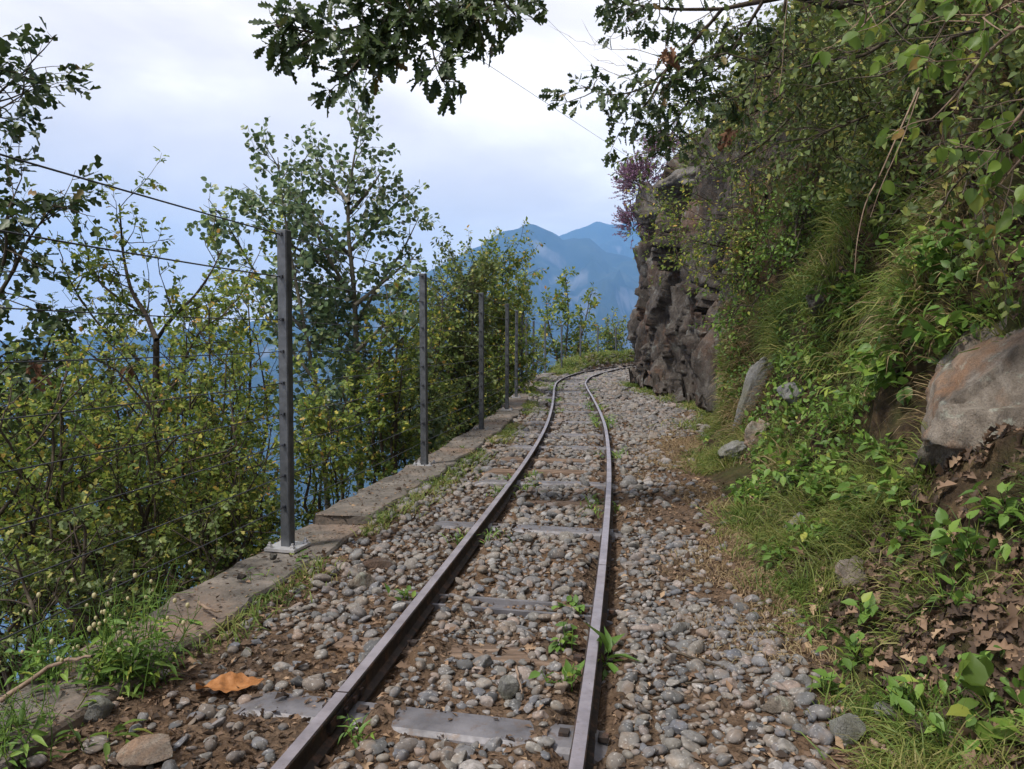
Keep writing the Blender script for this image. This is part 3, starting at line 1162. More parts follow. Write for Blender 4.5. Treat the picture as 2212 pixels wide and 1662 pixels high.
def sleeper(Y, kind, width, length, dz, yaw=0.0, shift=0.0):
    s = tr_s(Y)
    c, t = tr_at(s), tr_tan(s)
    rz = math.atan2(t[1], t[0]) + yaw
    if kind == 'steel':
        pr = np.array([(-0.62, -0.05), (-0.5, -0.012), (-0.42, -0.001), (-0.2, 0.002), (0.2, 0.002), (0.42, -0.001), (0.5, -0.012), (0.62, -0.05)])
    elif kind == 'channel':
        pr = np.array([(-0.5, -0.05), (-0.5, 0.002), (-0.36, 0.002), (-0.33, -0.016), (0.33, -0.016), (0.36, 0.002), (0.5, 0.002), (0.5, -0.05)])
    else:
        pr = np.array([(-0.5, -0.06), (-0.49, -0.008), (-0.42, -0.001), (-0.1, -0.003), (0.12, 0.001), (0.42, -0.004), (0.49, -0.012), (0.5, -0.06)])
    n = 15
    xs = np.linspace(-length / 2, length / 2, n) + shift
    k = len(pr)
    V = np.zeros((n, k, 3))
    nn = np.array([math.sin(rz), -math.cos(rz)])
    tt = np.array([math.cos(rz), math.sin(rz)])
    for i, x in enumerate(xs):
        e = 0.02 if i in (0, n - 1) else 0
        for j in range(k):
            p = c + nn * x + tt * pr[j, 0] * width
            V[i, j] = (p[0], p[1], ZG + dz + pr[j, 1] - e)
    if kind == 'wood':
        q = V.reshape(-1, 3)
        V[..., 2] += (fbm(q * np.array([12, 30, 0]), 3, 91) * 0.006).reshape(n, k)
    F = [grid_faces(n, k), np.array([list(range(k))[::-1]]), np.array([[(n - 1) * k + j for j in range(k)]])]
    o = wobj('sleeper', V.reshape(-1, 3), F, M_WOOD if kind == 'wood' else M_SLEEPER, track, (c[0], c[1], ZG), flat=(kind != 'wood'))
    if kind == 'wood':
        tag(o, 'weathered wooden sleeper half buried in pebbles')
    # rail clips
    for sd in (-1, 1):
        for kk in (-1, 1):
            p = c + nn * (sd * HALF + kk * 0.047)
            v, f = box_vf(p[0], p[1], ZG + dz + 0.005, 0.026, 0.024, 0.012, rz)
            wobj('rail_clip', v, f, M_RAIL, o, (p[0], p[1], ZG + dz), flat=True)
    return (Y, width, kind)


SL = []
for py, kind, w, ln, dz in ((1562, 'steel', 0.125, 1.0, 0.012), (1408, 'wood', 0.12, 0.9, 0.004), (1308, 'channel', 0.12, 0.95, 0.010), (1141, 'steel', 0.12, 1.05, 0.014),
                            (1086, 'wood', 0.13, 0.9, 0.004), (1042, 'steel', 0.11, 0.95, 0.026), (1017, 'wood', 0.13, 0.95, 0.026), (992, 'wood', 0.12, 0.95, 0.026), (965, 'steel', 0.12, 0.95, 0.026),
                            (938, 'steel', 0.12, 0.95, 0.026), (911, 'steel', 0.12, 0.95, 0.026), (889, 'steel', 0.12, 0.95, 0.026), (872, 'steel', 0.12, 0.95, 0.026), (858, 'steel', 0.12, 0.95, 0.026), (847, 'steel', 0.12, 0.95, 0.026)):
    Y = G(1150, py, ZG + dz)[1]
    SL.append(sleeper(Y, kind, w, ln, dz, yaw=R(-4) if py > 1100 else 0, shift=-0.11))
for Y in np.arange(14.2, 31, 0.95):
    SL.append(sleeper(Y, 'steel', 0.13, 0.95, 0.026))
for Y in (-1.0, 0.1, 0.9):
    SL.append(sleeper(Y, 'steel', 0.12, 0.95, 0.010))

# ================================================================== FENCE
fence = empty('wire_fence', (FP[2][0], FP[2][1], 0), 'fence of grey steel posts and nine taut cables along the drop', 'fence')
HEI = [1.352, 1.172, 0.990, 0.853, 0.718, 0.584, 0.450, 0.316, 0.180]
PH = 1.372
for i, p in enumerate(FP):
    if i == 0:
        continue
    t = (FP[min(i + 1, len(FP) - 1)] - FP[i - 1])
    rz = math.atan2(t[1], t[0]) - R(90) + (R(-5) if i == 2 else 0)
    h = 0.0235
    z0 = 0.004 if i > 2 else -0.008
    ch = 0.005
    sec = np.array([(-h + ch, -h), (h - ch, -h), (h, -h + ch), (h, h - ch), (h - ch, h), (-h + ch, h), (-h, h - ch), (-h, -h + ch)])
    c, s = math.cos(rz), math.sin(rz)
    S2 = np.stack([sec[:, 0] * c - sec[:, 1] * s, sec[:, 0] * s + sec[:, 1] * c], 1) + p
    lean = rng.normal(0, 0.004, 2)
    zs = [z0, PH - 0.003, PH]
    V = []
    for zi, z in enumerate(zs):
        sh = (S2 - p) * (1 if zi < 2 else 0.9) + p + lean * z
        V.append(np.c_[sh, np.full(8, z)])
    V = np.vstack(V)
    F = [grid_faces(3, 8), np.array([[k * 8 + 7, k * 8, (k + 1) * 8, (k + 1) * 8 + 7] for k in range(2)]), np.array([[16 + k for k in range(8)]])]
    F[0] = np.vstack([F[0], F[1]])
    po = wobj('post', V, [F[0], F[2]], M_GALV, fence, (*p, z0), flat=True)
    v, f = box_vf(p[0], p[1], z0 + 0.006, 0.145, 0.145, 0.012, rz)
    wobj('base_plate', v, f, M_ZINC, po, (*p, z0), flat=True)
    if i < 9:
        for sx in (-1, 1):
            for sy in (-1, 1):
                bx, by = sx * 0.055, sy * 0.055
                q = p + np.array([bx * c - by * s, bx * s + by * c])
                a6 = np.arange(6) / 6 * 2 * math.pi
                a8 = np.arange(8) / 8 * 2 * math.pi
                vv, ff = [], []
                parts = []
                for rad, zb, zt, aa in ((0.016, 0.012, 0.015, a8), (0.0115, 0.015, 0.026, a6), (0.006, 0.026, 0.036, a6)):
                    nn_ = len(aa)
                    ring = np.stack([np.cos(aa) * rad + q[0], np.sin(aa) * rad + q[1]], 1)
                    pv = np.vstack([np.c_[ring, np.full(nn_, z0 + zb)], np.c_[ring, np.full(nn_, z0 + zt)], [[q[0], q[1], z0 + zt]]])
                    pf = [(k, (k + 1) % nn_, nn_ + (k + 1) % nn_) for k in range(nn_)] + [(k, nn_ + (k + 1) % nn_, nn_ + k) for k in range(nn_)] + [(nn_ + k, nn_ + (k + 1) % nn_, 2 * nn_) for k in range(nn_)]
                    parts.append((pv, pf))
                v, f = join(parts)
                wobj('bolt', v, np.vstack(f), M_ZINC, po, (q[0], q[1], z0), flat=True)
    if i < 8:
        for hz in HEI:
            for sd in (-1, 1):
                q = p + lean * hz + np.array([-s, c]) * sd * 0.028
                v, f = box_vf(q[0], q[1], hz, 0.013, 0.012, 0.013, rz)
                wobj('cable_ferrule', v, f, M_CABLE, po, (q[0], q[1], hz), flat=True)
for ci, hz in enumerate(HEI):
    pts = []
    for a, b in zip(FP[:-1], FP[1:]):
        for u in np.linspace(0, 1, 8, endpoint=False):
            q = a + (b - a) * u
            pts.append((q[0], q[1], hz - 0.012 * 4 * u * (1 - u) * (0.4 + 0.8 * ((ci * 7) % 5) / 5)))
    pts.append((*FP[-1], hz))
    rad = 0.0029 if ci < 2 else 0.0021
    v, f = tubes_mesh([(np.array(pts), np.full(len(pts), rad), 6)])
    wobj('cable', v, f, M_CABLE, fence)

# ================================================================== PEBBLES
def stone_meshes(sub, nvar, seed):
    rg = np.random.default_rng(seed)
    sv, sf = icosphere(sub)
    res = []
    for k in range(nvar):
        v = sv.copy()
        ang = k % 2 == 1
        for _ in range(12 if ang else 6):          # shave flats
            n = unit(rg.normal(size=3))
            d = rg.uniform(0.42, 0.8) if ang else rg.uniform(0.66, 0.95)
            pr = v @ n
            v = v - np.maximum(pr - d, 0)[:, None] * n * (0.98 if ang else 0.75)
        v = v * (1 + 0.11 * fbm(v * 1.1 + k * 7.7, 3, 100 + k))[:, None]
        v = v / np.abs(v).max(0)
        res.append(v)
    return res, sf


V2, F2 = stone_meshes(2, 15, 3)
V1, F1 = stone_meshes(1, 15, 3)
V0, F0 = stone_meshes(0, 10, 4)


def near_sleeper(x, y):
    s = tr_x(y)
    for (Y, w, k) in SL:
        if abs(y - Y + 0.07 * (x - s)) < w * 0.55 and abs(x - s) < 0.5:
            return k, Y
    return None


def scatter():
    st = []
    for y0, y1, sp in ((1.15, 2.6, 0.0295), (2.6, 4.2, 0.033), (4.2, 7, 0.040), (7, 11, 0.052), (11, 18, 0.07), (18, 31, 0.10)):
        for y in np.arange(y0, y1, sp):
            c = tr_x(y)
            xa, xb = fx(y) + 0.2, np.interp(y, FOOT[:, 0], FOOT[:, 1]) + 0.12
            for x in np.arange(xa, xb, sp * 1.25):
                xx, yy = x + rng.uniform(-.45, .45) * sp, y + rng.uniform(-.45, .45) * sp
                # keep to what the lens sees
                if abs(xx) > 0.70 * yy + 0.25:
                    continue
                d = (xx - tr_x(yy)) * float(np.interp(yy, TR[:, 1], TCOS))
                ad = abs(d)
                if abs(ad - HALF) < 0.036:
                    continue
                pch = fbm(np.array([xx * 1.7, yy * 1.7, 3.3]), 2, 77)
                if d < -HALF:                      # wall side: more dirt, half buried stones
                    dens = 0.66 + 0.6 * pch if yy < 2.9 else 0.95 + 0.4 * pch
                    if xx < fx(yy) + 0.30: dens -= 0.35
                elif d < HALF:
                    dens = 1.1 + 0.4 * pch
                    if ad > HALF - 0.09: dens -= 0.25
                else:
                    e = np.interp(yy, FOOT[:, 0], FOOT[:, 1]) - xx
                    dens = 1.25 + 0.4 * pch if yy < 2.7 else 1.0 + 0.4 * pch
                    if ad < HALF + 0.09: dens -= 0.3
                    lim = 0.14 + 0.5 * min(max((yy - 2.3) / 1.5, 0), 1)
                    if e < lim: dens -= 1.0 * (lim - e) / lim + 0.15
                    if yy > 9 and e > 0.8: dens += 0.2
                ns = near_sleeper(xx, yy) if ad < 0.52 else None
                if ns:
                    cover = {'steel': 0.05, 'channel': 0.3, 'wood': 0.4}[ns[0]]
                    if 1.5 < yy < 2.0: cover = 0.04
                    if yy > 4.5: cover = 0.06
                    if ad > 0.19: cover = 0.45
                    if d > HALF: cover = 1.0
                    if rng.random() > cover: continue
                if rng.random() > dens: continue
                big = rng.random()
                if d > HALF + 0.1 and rng.random() < 0.7 and dens > 0.7 and yy < 6:
                    a = sp * rng.uniform(0.28, 0.5)
                    st.append((xx + sp * 0.6, yy + sp * 0.3, float(ground_h(np.array(xx), np.array(yy))) + a * 0.3, a, a * 0.8, a * 0.55, rng.uniform(0, 6.283), rng.normal(0, 0.3), rng.normal(0, 0.3), int(rng.integers(15))))
                a = sp * (0.50 + 0.28 * rng.random() + (0.30 * (big > 0.86)) + (0.3 * (big > 0.97)))
                if big < 0.25: a *= 0.62
                b = a * rng.uniform(0.5, 0.95)
                cc = a * rng.uniform(0.32, 0.68)
                z = float(ground_h(np.array(xx), np.array(yy))) + cc * (rng.uniform(0.15, 0.65) if yy < 7 else rng.uniform(-0.25, 0.35))
                if ad < HALF + 0.04: z = min(z, ZG + 0.035)
                if abs(ad - HALF) < 0.075: z -= 0.02
                st.append((xx, yy, z, a, b, cc, rng.uniform(0, 6.283), rng.normal(0, 0.32), rng.normal(0, 0.32), int(rng.integers(15))))
    return st


ST = scatter()


def stone_xf(S):
    S = np.asarray(S)
    ca, sa = np.cos(S[:, 6]), np.sin(S[:, 6])
    cb, sb = np.cos(S[:, 7]), np.sin(S[:, 7])
    cc, s3 = np.cos(S[:, 8]), np.sin(S[:, 8])
    Z = np.zeros_like(ca)
    O = np.ones_like(ca)
    A = np.stack([ca, -sa, Z, sa, ca, Z, Z, Z, O], -1).reshape(-1, 3, 3)
    B = np.stack([O, Z, Z, Z, cb, -sb, Z, sb, cb], -1).reshape(-1, 3, 3)
    C = np.stack([cc, Z, s3, Z, O, Z, -s3, Z, cc], -1).reshape(-1, 3, 3)
    return A @ B @ C


ST.sort(key=lambda s: -s[3] / math.hypot(s[0], s[1], 0.9))
VIS = [s for s in ST if abs(s[0]) < 0.65 * s[1] and s[1] > 1.58]
TOP = VIS[:300]
ids = set(id(s) for s in TOP)
REST = [s for s in ST if id(s) not in ids]
sm = [mesh_data('stone', v, F2, False, [M_STONE_O]) for v in V2]
for s in TOP:
    o = bpy.data.objects.new('stone', sm[s[9]])
    col.objects.link(o)
    o.parent = BALLAST
    o.location = s[:3]
    o.scale = s[3:6]
    o.rotation_mode = 'XYZ'
    o.rotation_euler = (s[7], s[8], s[6])
near = [s for s in REST if s[1] < 2.0 and s[3] > 0.019]
mid_ = [s for s in REST if s[1] < 6.5 and not (s[1] < 2.0 and s[3] > 0.019)]
far = [s for s in REST if s[1] >= 6.5]


def stones_joined(S, VV, FF):
    Vs, Fs, b = [], [], 0
    M = stone_xf(S)
    for k in range(len(VV)):
        idx = [i for i, s in enumerate(S) if s[9] % len(VV) == k]
        if not idx: continue
        A = np.array([S[i] for i in idx])
        v = VV[k][None] * A[:, None, 3:6]
        v = np.einsum('nij,nkj->nki', M[idx], v) + A[:, None, :3]
        f = FF[None] + (np.arange(len(idx)) * len(VV[k]))[:, None, None] + b
        b += v.shape[0] * v.shape[1]
        Vs.append(v.reshape(-1, 3))
        Fs.append(f.reshape(-1, 3))
    return np.vstack(Vs), np.vstack(Fs)


prts = [stones_joined(near, V1, F1), stones_joined(mid_, V1, F1), stones_joined(far, V0, F0)]
v, f = join(prts)
o = wobj('pebbles', v, np.vstack(f), M_STONE_I, BALLAST, kind='stuff')
shp = o.data.attributes.new('sharp_face', 'BOOLEAN', 'FACE')
shp.data.foreach_set('value', np.concatenate([np.zeros(len(f[0]) + len(f[1]), bool), np.ones(len(f[2]), bool)]))
print('stones', len(ST), len(near), len(mid_), len(far))

# grit and bark crumbs between the stones
n = 36000
yy = 1.2 + (rng.random(n) ** 1.9) * 9
xx = fx(yy) + 0.1 + rng.random(n) * (np.interp(yy, FOOT[:, 0], FOOT[:, 1]) + 0.2 - fx(yy) - 0.1)
k = np.abs(np.abs(xx - tr_x(yy)) - HALF) > 0.03
k &= np.abs(xx) < 0.7 * yy + 0.2
xx, yy = xx[k], yy[k]
zz = ground_h(xx, yy) + 0.003
P = np.stack([xx, yy, zz], 1)
d = rng.normal(size=P.shape) * np.array([1, 1, 0.25])
N_ = np.array([0, 0, 1]) + rng.normal(0, 0.5, P.shape)
s_ = 0.006 + 0.030 * rng.random(len(P)) ** 2.2 * (1 + 0.08 * yy)
v, f = place(LEAF_DIAM, P, d, N_, s_)
wobj('leaf_crumbs', v, f, L_LITTER, BALLAST, kind='stuff')
n = 2200
yy = 1.3 + rng.random(n) ** 1.4 * 4
xx = np.where(rng.random(n) < 0.7, fx(yy) + 0.18 + rng.random(n) * (tr_x(yy) - 0.36 - fx(yy) - 0.18), tr_x(yy) + rng.uniform(-0.27, 0.8, n))
P = np.stack([xx, yy, ground_h(xx, yy) + 0.008], 1)
v, f = place(LEAF_DEAD, P, rng.normal(size=P.shape) * np.array([1, 1, 0.3]), np.array([0, 0, 1]) + rng.normal(0, 0.5, P.shape), 0.014 + 0.03 * rng.random(n) ** 2)
wobj('fallen_leaves', v, f, L_LITTER, BALLAST, kind='stuff')
n = 2600
yy = 1.6 + rng.random(n) ** 1.5 * 8
xx = fx(yy) + rng.uniform(-0.1, 0.18, n)
P = np.stack([xx, yy, np.where(yy < 3.8, -0.006, 0.02)], 1)
v, f = place(LEAF_DIAM, P, rng.normal(size=P.shape) * np.array([1, 1, 0.15]), np.array([0, 0, 1]) + rng.normal(0, 0.35, P.shape), 0.005 + 0.025 * rng.random(n) ** 3)
wobj('leaf_crumbs', v, f, L_LITTER, wall, kind='stuff')
P = []
for (Y, w_, k_) in SL:
    if 1 < Y < 5 and k_ == 'steel':
        for _ in range(26):
            u, a_ = rng.uniform(-0.45, 0.28), rng.uniform(-0.4, 0.4) * w_
            P.append((tr_x(Y) + u, Y + a_ - 0.17 * u, ZG + 0.0175))
P = np.array(P)
v, f = place(LEAF_DIAM, P, rng.normal(size=P.shape) * np.array([1, 1, 0.1]), np.array([0, 0, 1]) + rng.normal(0, 0.25, P.shape), 0.006 + 0.022 * rng.random(len(P)) ** 2)
wobj('leaf_crumbs', v, f, L_LITTER, track, kind='stuff')


def single_stone(name, label, px, py, dims, rz, var, mat, tilt=(0, 0), lift=0.35, seed=0, sub=3):
    p = G(px, py, ZG)
    v, f = icosphere(sub)
    rg = np.random.default_rng(seed + 400)
    for _ in range(11):
        n_ = unit(rg.normal(size=3))
        d_ = rg.uniform(0.5, 0.85)
        v = v - np.maximum(v @ n_ - d_, 0)[:, None] * n_ * 0.95
    v = v * (1 + 0.10 * fbm(v * 1.6 + seed, 4, 120 + seed))[:, None]
    v = v * np.array(dims) / 2
    o = obj(name, mesh_data(name, v, f, False, [mat]))
    o.location = (p[0], p[1], ZG + dims[2] * lift)
    o.rotation_euler = (tilt[0], tilt[1], rz)
    tag(o, label, 'stone')
    return o


single_stone('large_stone', 'long dark flat stone lying left of the rails', 815, 1232, (0.17, 0.09, 0.055), 0.25, 0, M_CLIFF, (0.1, 0), 0.4, 1)
single_stone('large_stone', 'pale blocky stone just below the long dark stone', 778, 1275, (0.13, 0.10, 0.085), 0.6, 0, M_BOULDER, (0, 0.1), 0.3, 2)
single_stone('large_stone', 'wide pinkish stone near the bottom left of the track', 330, 1640, (0.15, 0.10, 0.06), 0.2, 0, M_BOULDER, (0, 0), 0.3, 3)
single_stone('large_stone', 'dark blue grey stone beside the leafy clump', 213, 1560, (0.10, 0.075, 0.07), 0.9, 0, M_SLAB, (0.2, 0), 0.4, 4)
single_stone('large_stone', 'upright angular grey stone between rails behind the front sleeper', 1098, 1508, (0.062, 0.05, 0.07), 0.5, 0, M_SLAB, (0.2, 0.2), 0.42, 5)
single_stone('large_stone', 'grey angular stone at the grass edge bottom right', 1830, 1600, (0.10, 0.085, 0.085), 0.3, 0, M_SLAB, (0, 0.3), 0.4, 6)
single_stone('large_stone', 'smooth slate stone half buried in grass at bottom right', 1920, 1565, (0.085, 0.07, 0.05), 1.0, 0, M_SLAB, (0.2, 0.1), 0.6, 7)
single_stone('large_stone', 'rough pale pair of stones at the gravel margin', 1680, 1550, (0.09, 0.07, 0.06), 0.1, 0, M_BOULDER, (0, 0), 0.4, 8)
for (px, py, lab, sd) in ((590, 1203, 'small dark stone on the wall in front of the nearest post', 11), (520, 1247, 'lone black stone on the near wall section', 12), (862, 1058, 'brown pebble on the second wall section', 13)):
    o = single_stone('small_stone', lab, px, py, (0.042, 0.034, 0.03), 0.3, 0, M_CLIFF, (0, 0), 0, sd, 2)
    p = G(px, py, 0.01)
    o.location = (p[0], p[1], 0.012)

# ================================================================== BOULDER AND ROCKS ON THE BANK
def rock(name, label, ctr, dims, rz, mat, seed, sub=5, tilt=(0, 0), cuts=14, rough=0.10, deep=(0.55, 0.9)):
    v, f = icosphere(sub)
    rg = np.random.default_rng(seed)
    for _ in range(cuts):
        n_ = unit(rg.normal(size=3))
        d_ = rg.uniform(*deep)
        v = v - np.maximum(v @ n_ - d_, 0)[:, None] * n_ * 0.97
    s1 = unit(rg.normal(size=(40, 3)))
    v = v + unit(v) * facet(v, s1 * 0.9, 0.05, 0.10, np.ones(3), seed)[:, None]
    v = v * (1 + rough * fbm(v * 2.4 + seed, 6, seed, 0.6))[:, None]
    v = v * np.array(dims) / 2
    o = obj(name, mesh_data(name, v, f, False, [mat]))
    o.location = Vector(ctr)
    o.rotation_euler = (tilt[0], tilt[1], rz)
    tag(o, label, 'rock')
    return o


rock('boulder', 'big grey and rust stained boulder bulging from the bank at right edge', onhill(2165, 860)[2] + np.array([0.25, 0.03, -0.07]), (1.15, 1.15, 1.18), 0.9, M_BOULDER, 6, 5, (0.15, -0.15), 14, 0.07, (0.5, 0.85))
rock('rock_slab', 'tall leaning grey rock slab standing in grass at the bank foot', onhill(1640, 865)[2] + np.array([-0.16, -0.12, 0.02]), (0.27, 0.22, 0.88), 0.3, M_SLAB, 8, 4, (0.1, 0.38), 10, 0.05, (0.4, 0.8))
rock('rock', 'pale squat rock at the foot of the leaning slab', onhill(1645, 950)[2] + np.array([-0.06, -0.05, 0.05]), (0.18, 0.18, 0.28), 0.2, M_BOULDER, 9, 4, (0, 0.2))
rock('rock', 'low grey rock beside the path left of the pale squat rock', onhill(1588, 975)[2] + np.array([-0.02, 0, 0.03]), (0.24, 0.2, 0.15), 0.5, M_SLAB, 10, 4, (0, -0.3))
rock('rock', 'reddish brown rock buttress at the near end of the cliff foot', W(1545, 790, 9.3), (0.55, 0.9, 1.1), 0.4, M_CLIFF, 12, 4, (0, 0.15), 12, 0.05, (0.4, 0.75))
rock('rock', 'pale ledge rock capping the cliff under the overhanging leaves', W(1530, 395, 12.5), (1.6, 1.5, 0.6), 0.2, M_LEDGE, 14, 4, (0, -0.15))
rock('rock', 'grey rock knob at the cliff top beneath the heather', W(1400, 440, 14.8), (0.5, 1.0, 0.8), 0.2, M_LEDGE, 15, 4, (0, -0.1))
for k, (px, py, Y, lab) in enumerate(((1440, 845, 13.0, 'small broken rock at the cliff foot nearest the corner'), (1478, 862, 11.9, 'brown broken rock at the middle of the cliff foot'), (1575, 900, 9.4, 'low broken rock where grass meets the cliff foot'))):
    rock('rock', lab, W(px, py, Y), (0.55, 0.5, 0.35), k, M_CLIFF, 20 + k, 4)

# ================================================================== GRASS, LITTER AND WEEDS ON THE BANK
def hill_samples(n, y0, y1, t0, t1, power=1.0):
    Y = y0 + (y1 - y0) * rng.random(n) ** power
    t = rng.uniform(t0, t1, n)
    return Y, t


DOWN = np.array([0, 0, -1.0])


def bank_grass(name, label, n, y0, y1, t0, t1, ln, wd, mat, thresh, seed, droop=0.6, power=1.3, clump=1.4):
    Y, t = hill_samples(n, y0, y1, t0, t1, power)
    P = hill(Y, t)
    m_ = fbm(P * clump, 3, seed)
    k = m_ > thresh
    Y, t, P, m_ = Y[k], t[k], P[k], m_[k]
    N = hill_n(Y, t)
    # tussocks: pull blade roots toward cell centres
    cell = np.floor(P * 7)
    cc = (cell + 0.5) / 7 + np.stack([_h(*(cell.astype(np.int64).T), 1) - .5, _h(*(cell.astype(np.int64).T), 2) - .5, 0 * P[:, 0]], 1) / 8
    up = unit(N * 0.6 + np.array([0, 0, 0.7]) + rng.normal(0, 0.22, P.shape))
    lean = unit((P - cc) * 8 * np.array([1, 1, 0]) + N * np.array([0.9, 0.9, 0]) + rng.normal(0, 0.5, P.shape))
    L = rng.uniform(*ln, len(P)) * (0.75 + 0.6 * np.clip(m_ - thresh, 0, 0.8))
    v, f = blades(P - N * 0.01, up, lean, L, rng.uniform(*wd, len(P)) * (1 + 0.09 * Y), 3, droop)
    o = wobj(name, v, f, mat)
    tag(o, label, 'grass', None, 'stuff')


def tussocks(name, label, nt, nb, y0, y1, t0, t1, ln, wd, mat, thresh, seed, droop=0.9, power=1.2, freq=1.3, spread=0.035):
    Y, t = hill_samples(nt * 3, y0, y1, t0, t1, power)
    P = hill(Y, t)
    k = np.where(fbm(P * freq, 3, seed) + rng.normal(0, 0.08, len(P)) > thresh)[0][:nt]
    Y, t, P = Y[k], t[k], P[k]
    N = hill_n(Y, t)
    n = len(P)
    cnt = rng.integers(int(nb * 0.5), int(nb * 1.5) + 1, n)
    i = np.repeat(np.arange(n), cnt)
    off = rng.normal(0, spread, (len(i), 3)) * (1 + 0.06 * Y[i])[:, None]
    off -= N[i] * (off * N[i]).sum(1, keepdims=True)
    sz = (0.55 + 0.75 * rng.random(n))[i]
    tl = rng.normal(0, 0.35, (n, 3))[i]
    up = unit(N[i] * 0.45 + np.array([0, 0, 0.85]) + off * 5 + tl * 0.5 + rng.normal(0, 0.25, off.shape))
    lean = unit(off * 12 + N[i] * np.array([1.0, 1.0, 0]) + tl + rng.normal(0, 0.45, off.shape))
    L = rng.uniform(*ln, len(i)) * sz
    v, f = blades(P[i] + off - N[i] * 0.012, up, lean, L, rng.uniform(*wd, len(i)) * (1 + 0.09 * Y[i]), 3, droop)
    tag(wobj(name, v, f, mat), label, 'grass', None, 'stuff')


tussocks('grass', 'short green grass fringing the gravel on the bank foot', 520, 26, 1.4, 9, 0.06, 0.27, (0.05, 0.15), (0.0026, 0.0042), L_GRASS, -0.05, 201, 0.7, 1.5, 2.2)
tussocks('grass', 'long green tussock grass hanging down the middle of the bank', 340, 28, 3.4, 8.6, 0.36, 0.68, (0.12, 0.34), (0.0045, 0.008), L_GRASS, 0.0, 202, 1.0, 1.0, 0.9)
tussocks('dry_grass', 'dry straw coloured grass hanging among the green tussocks', 300, 24, 3.0, 8.6, 0.20, 0.66, (0.08, 0.24), (0.004, 0.007), L_DRYGRASS, 0.0, 203, 1.1, 1.0, 1.1)
tussocks('grass', 'fine yellow green grass on the lower bank by the footpath', 240, 28, 2.6, 8.0, 0.12, 0.30, (0.08, 0.22), (0.003, 0.005), L_FRESH, -0.02, 206, 0.8, 1.1, 1.4)
tussocks('grass', 'sparse dark grass on the leaf littered bank at right', 170, 26, 1.5, 4.2, 0.18, 0.50, (0.08, 0.2), (0.0028, 0.0042), L_GRASS, 0.05, 204, 0.8, 1.2, 2.0)
tussocks('grass', 'grass draping over the ledges of the dark cliff', 150, 26, 9, 16.5, 0.48, 0.75, (0.2, 0.5), (0.006, 0.010), L_GRASS, 0.0, 205, 0.9, 1.0, 0.8)


def flat_grass(name, label, fn, n, ln, wd, mat, droop=0.6):
    X, Y = fn(n)
    Z = ground_h(X, Y)
    P = np.stack([X, Y, Z], 1)
    up = np.array([0, 0, 1.0]) + rng.normal(0, 0.3, P.shape)
    lean = rng.normal(0, 1, P.shape) * np.array([1, 1, 0.1])
    v, f = blades(P, up, lean, rng.uniform(*ln, len(P)), rng.uniform(*wd, len(P)) * (1 + 0.08 * Y), 3, droop)
    o = wobj(name, v, f, mat)
    tag(o, label, 'grass', None, 'stuff')


def verge_fn(n):
    Y = 2.2 + rng.random(n) * 8
    e = np.abs(rng.normal(0, 0.30, n))
    X = np.interp(Y, FOOT[:, 0], FOOT[:, 1]) + 0.05 - e * (0.6 + 0.06 * Y)
    k = fbm(np.stack([X * 2.5, Y * 2.5, 0 * X], 1), 3, 210) > -0.1
    return X[k], Y[k]


def rail_fn(n):
    Y = 3.5 + rng.random(n) * 18
    sd = rng.choice([-1, 1], n)
    inner = rng.choice([-1, 1], n)
    X = tr_x(Y) + sd * HALF + inner * (0.045 + np.abs(rng.normal(0, 0.05, n)))
    k = fbm(np.stack([X * 1.0, Y * 1.4, 5 + sd], 1), 2, 211) > 0.12
    return X[k], Y[k]


def wall_fn(n):
    Y = 2.2 + rng.random(n) ** 0.9 * 19
    X = fx(Y) + 0.2 + np.abs(rng.normal(0, 0.06, n)) * (1 + 0.05 * Y)
    k = fbm(np.stack([X * 1.5, Y * 1.5, 0 * X], 1), 2, 212) > 0.08
    return X[k], Y[k]


def mound_fn(n):
    Y = 21.5 + rng.random(n) * 11
    X = tr_x(Y) - 0.62 - rng.random(n) * 0.8
    return X, Y


def cliff_foot_fn(n):
    Y = 8 + rng.random(n) * 9
    X = np.interp(Y, FOOT[:, 0], FOOT[:, 1]) - np.abs(rng.normal(0, 0.25, n))
    k = fbm(np.stack([X * 1.5, Y * 1.5, 0 * X], 1), 2, 213) > 0.0
    return X[k], Y[k]


flat_grass('dry_grass', 'trampled straw coloured grass on the footpath beside the bank', verge_fn, 20000, (0.015, 0.06), (0.002, 0.0035), L_DRYGRASS, 1.2)
flat_grass('grass', 'green weeds and grass tufts growing along the rails', rail_fn, 9000, (0.03, 0.10), (0.004, 0.006), L_WEED)
flat_grass('grass', 'low grass along the inner edge of the concrete wall', wall_fn, 9000, (0.03, 0.11), (0.003, 0.005), L_GRASS)
flat_grass('grass', 'grassy cover on the mound outside the far curve', mound_fn, 7000, (0.10, 0.28), (0.006, 0.009), L_GRASS)
flat_grass('grass', 'tufts of grass at the cliff foot by the path', cliff_foot_fn, 9000, (0.06, 0.2), (0.004, 0.006), L_GRASS)

# leaf litter
Y, t = hill_samples(11000, 1.4, 5.5, 0.12, 0.52, 1.5)
P = hill(Y, t)
k = fbm(P * 1.6, 3, 230) > 0.05
k |= (Y < 2.8) & (rng.random(len(Y)) < 0.6)
Y, t, P = Y[k], t[k], P[k]
N = hill_n(Y, t)
d = rng.normal(size=P.shape)
v, f = place(LEAF_DEAD, P + N * rng.uniform(0.002, 0.025, (len(P), 1)), d - N * (d * N).sum(1, keepdims=True) + N * rng.normal(0, 0.3, (len(P), 1)), N + rng.normal(0, 0.45, P.shape), 0.022 + 0.038 * rng.random(len(P)) ** 1.5)
tag(wobj('leaf_litter', v, f, L_LITTER), 'brown fallen oak leaves strewn over the bank', 'fallen leaves', None, 'stuff')

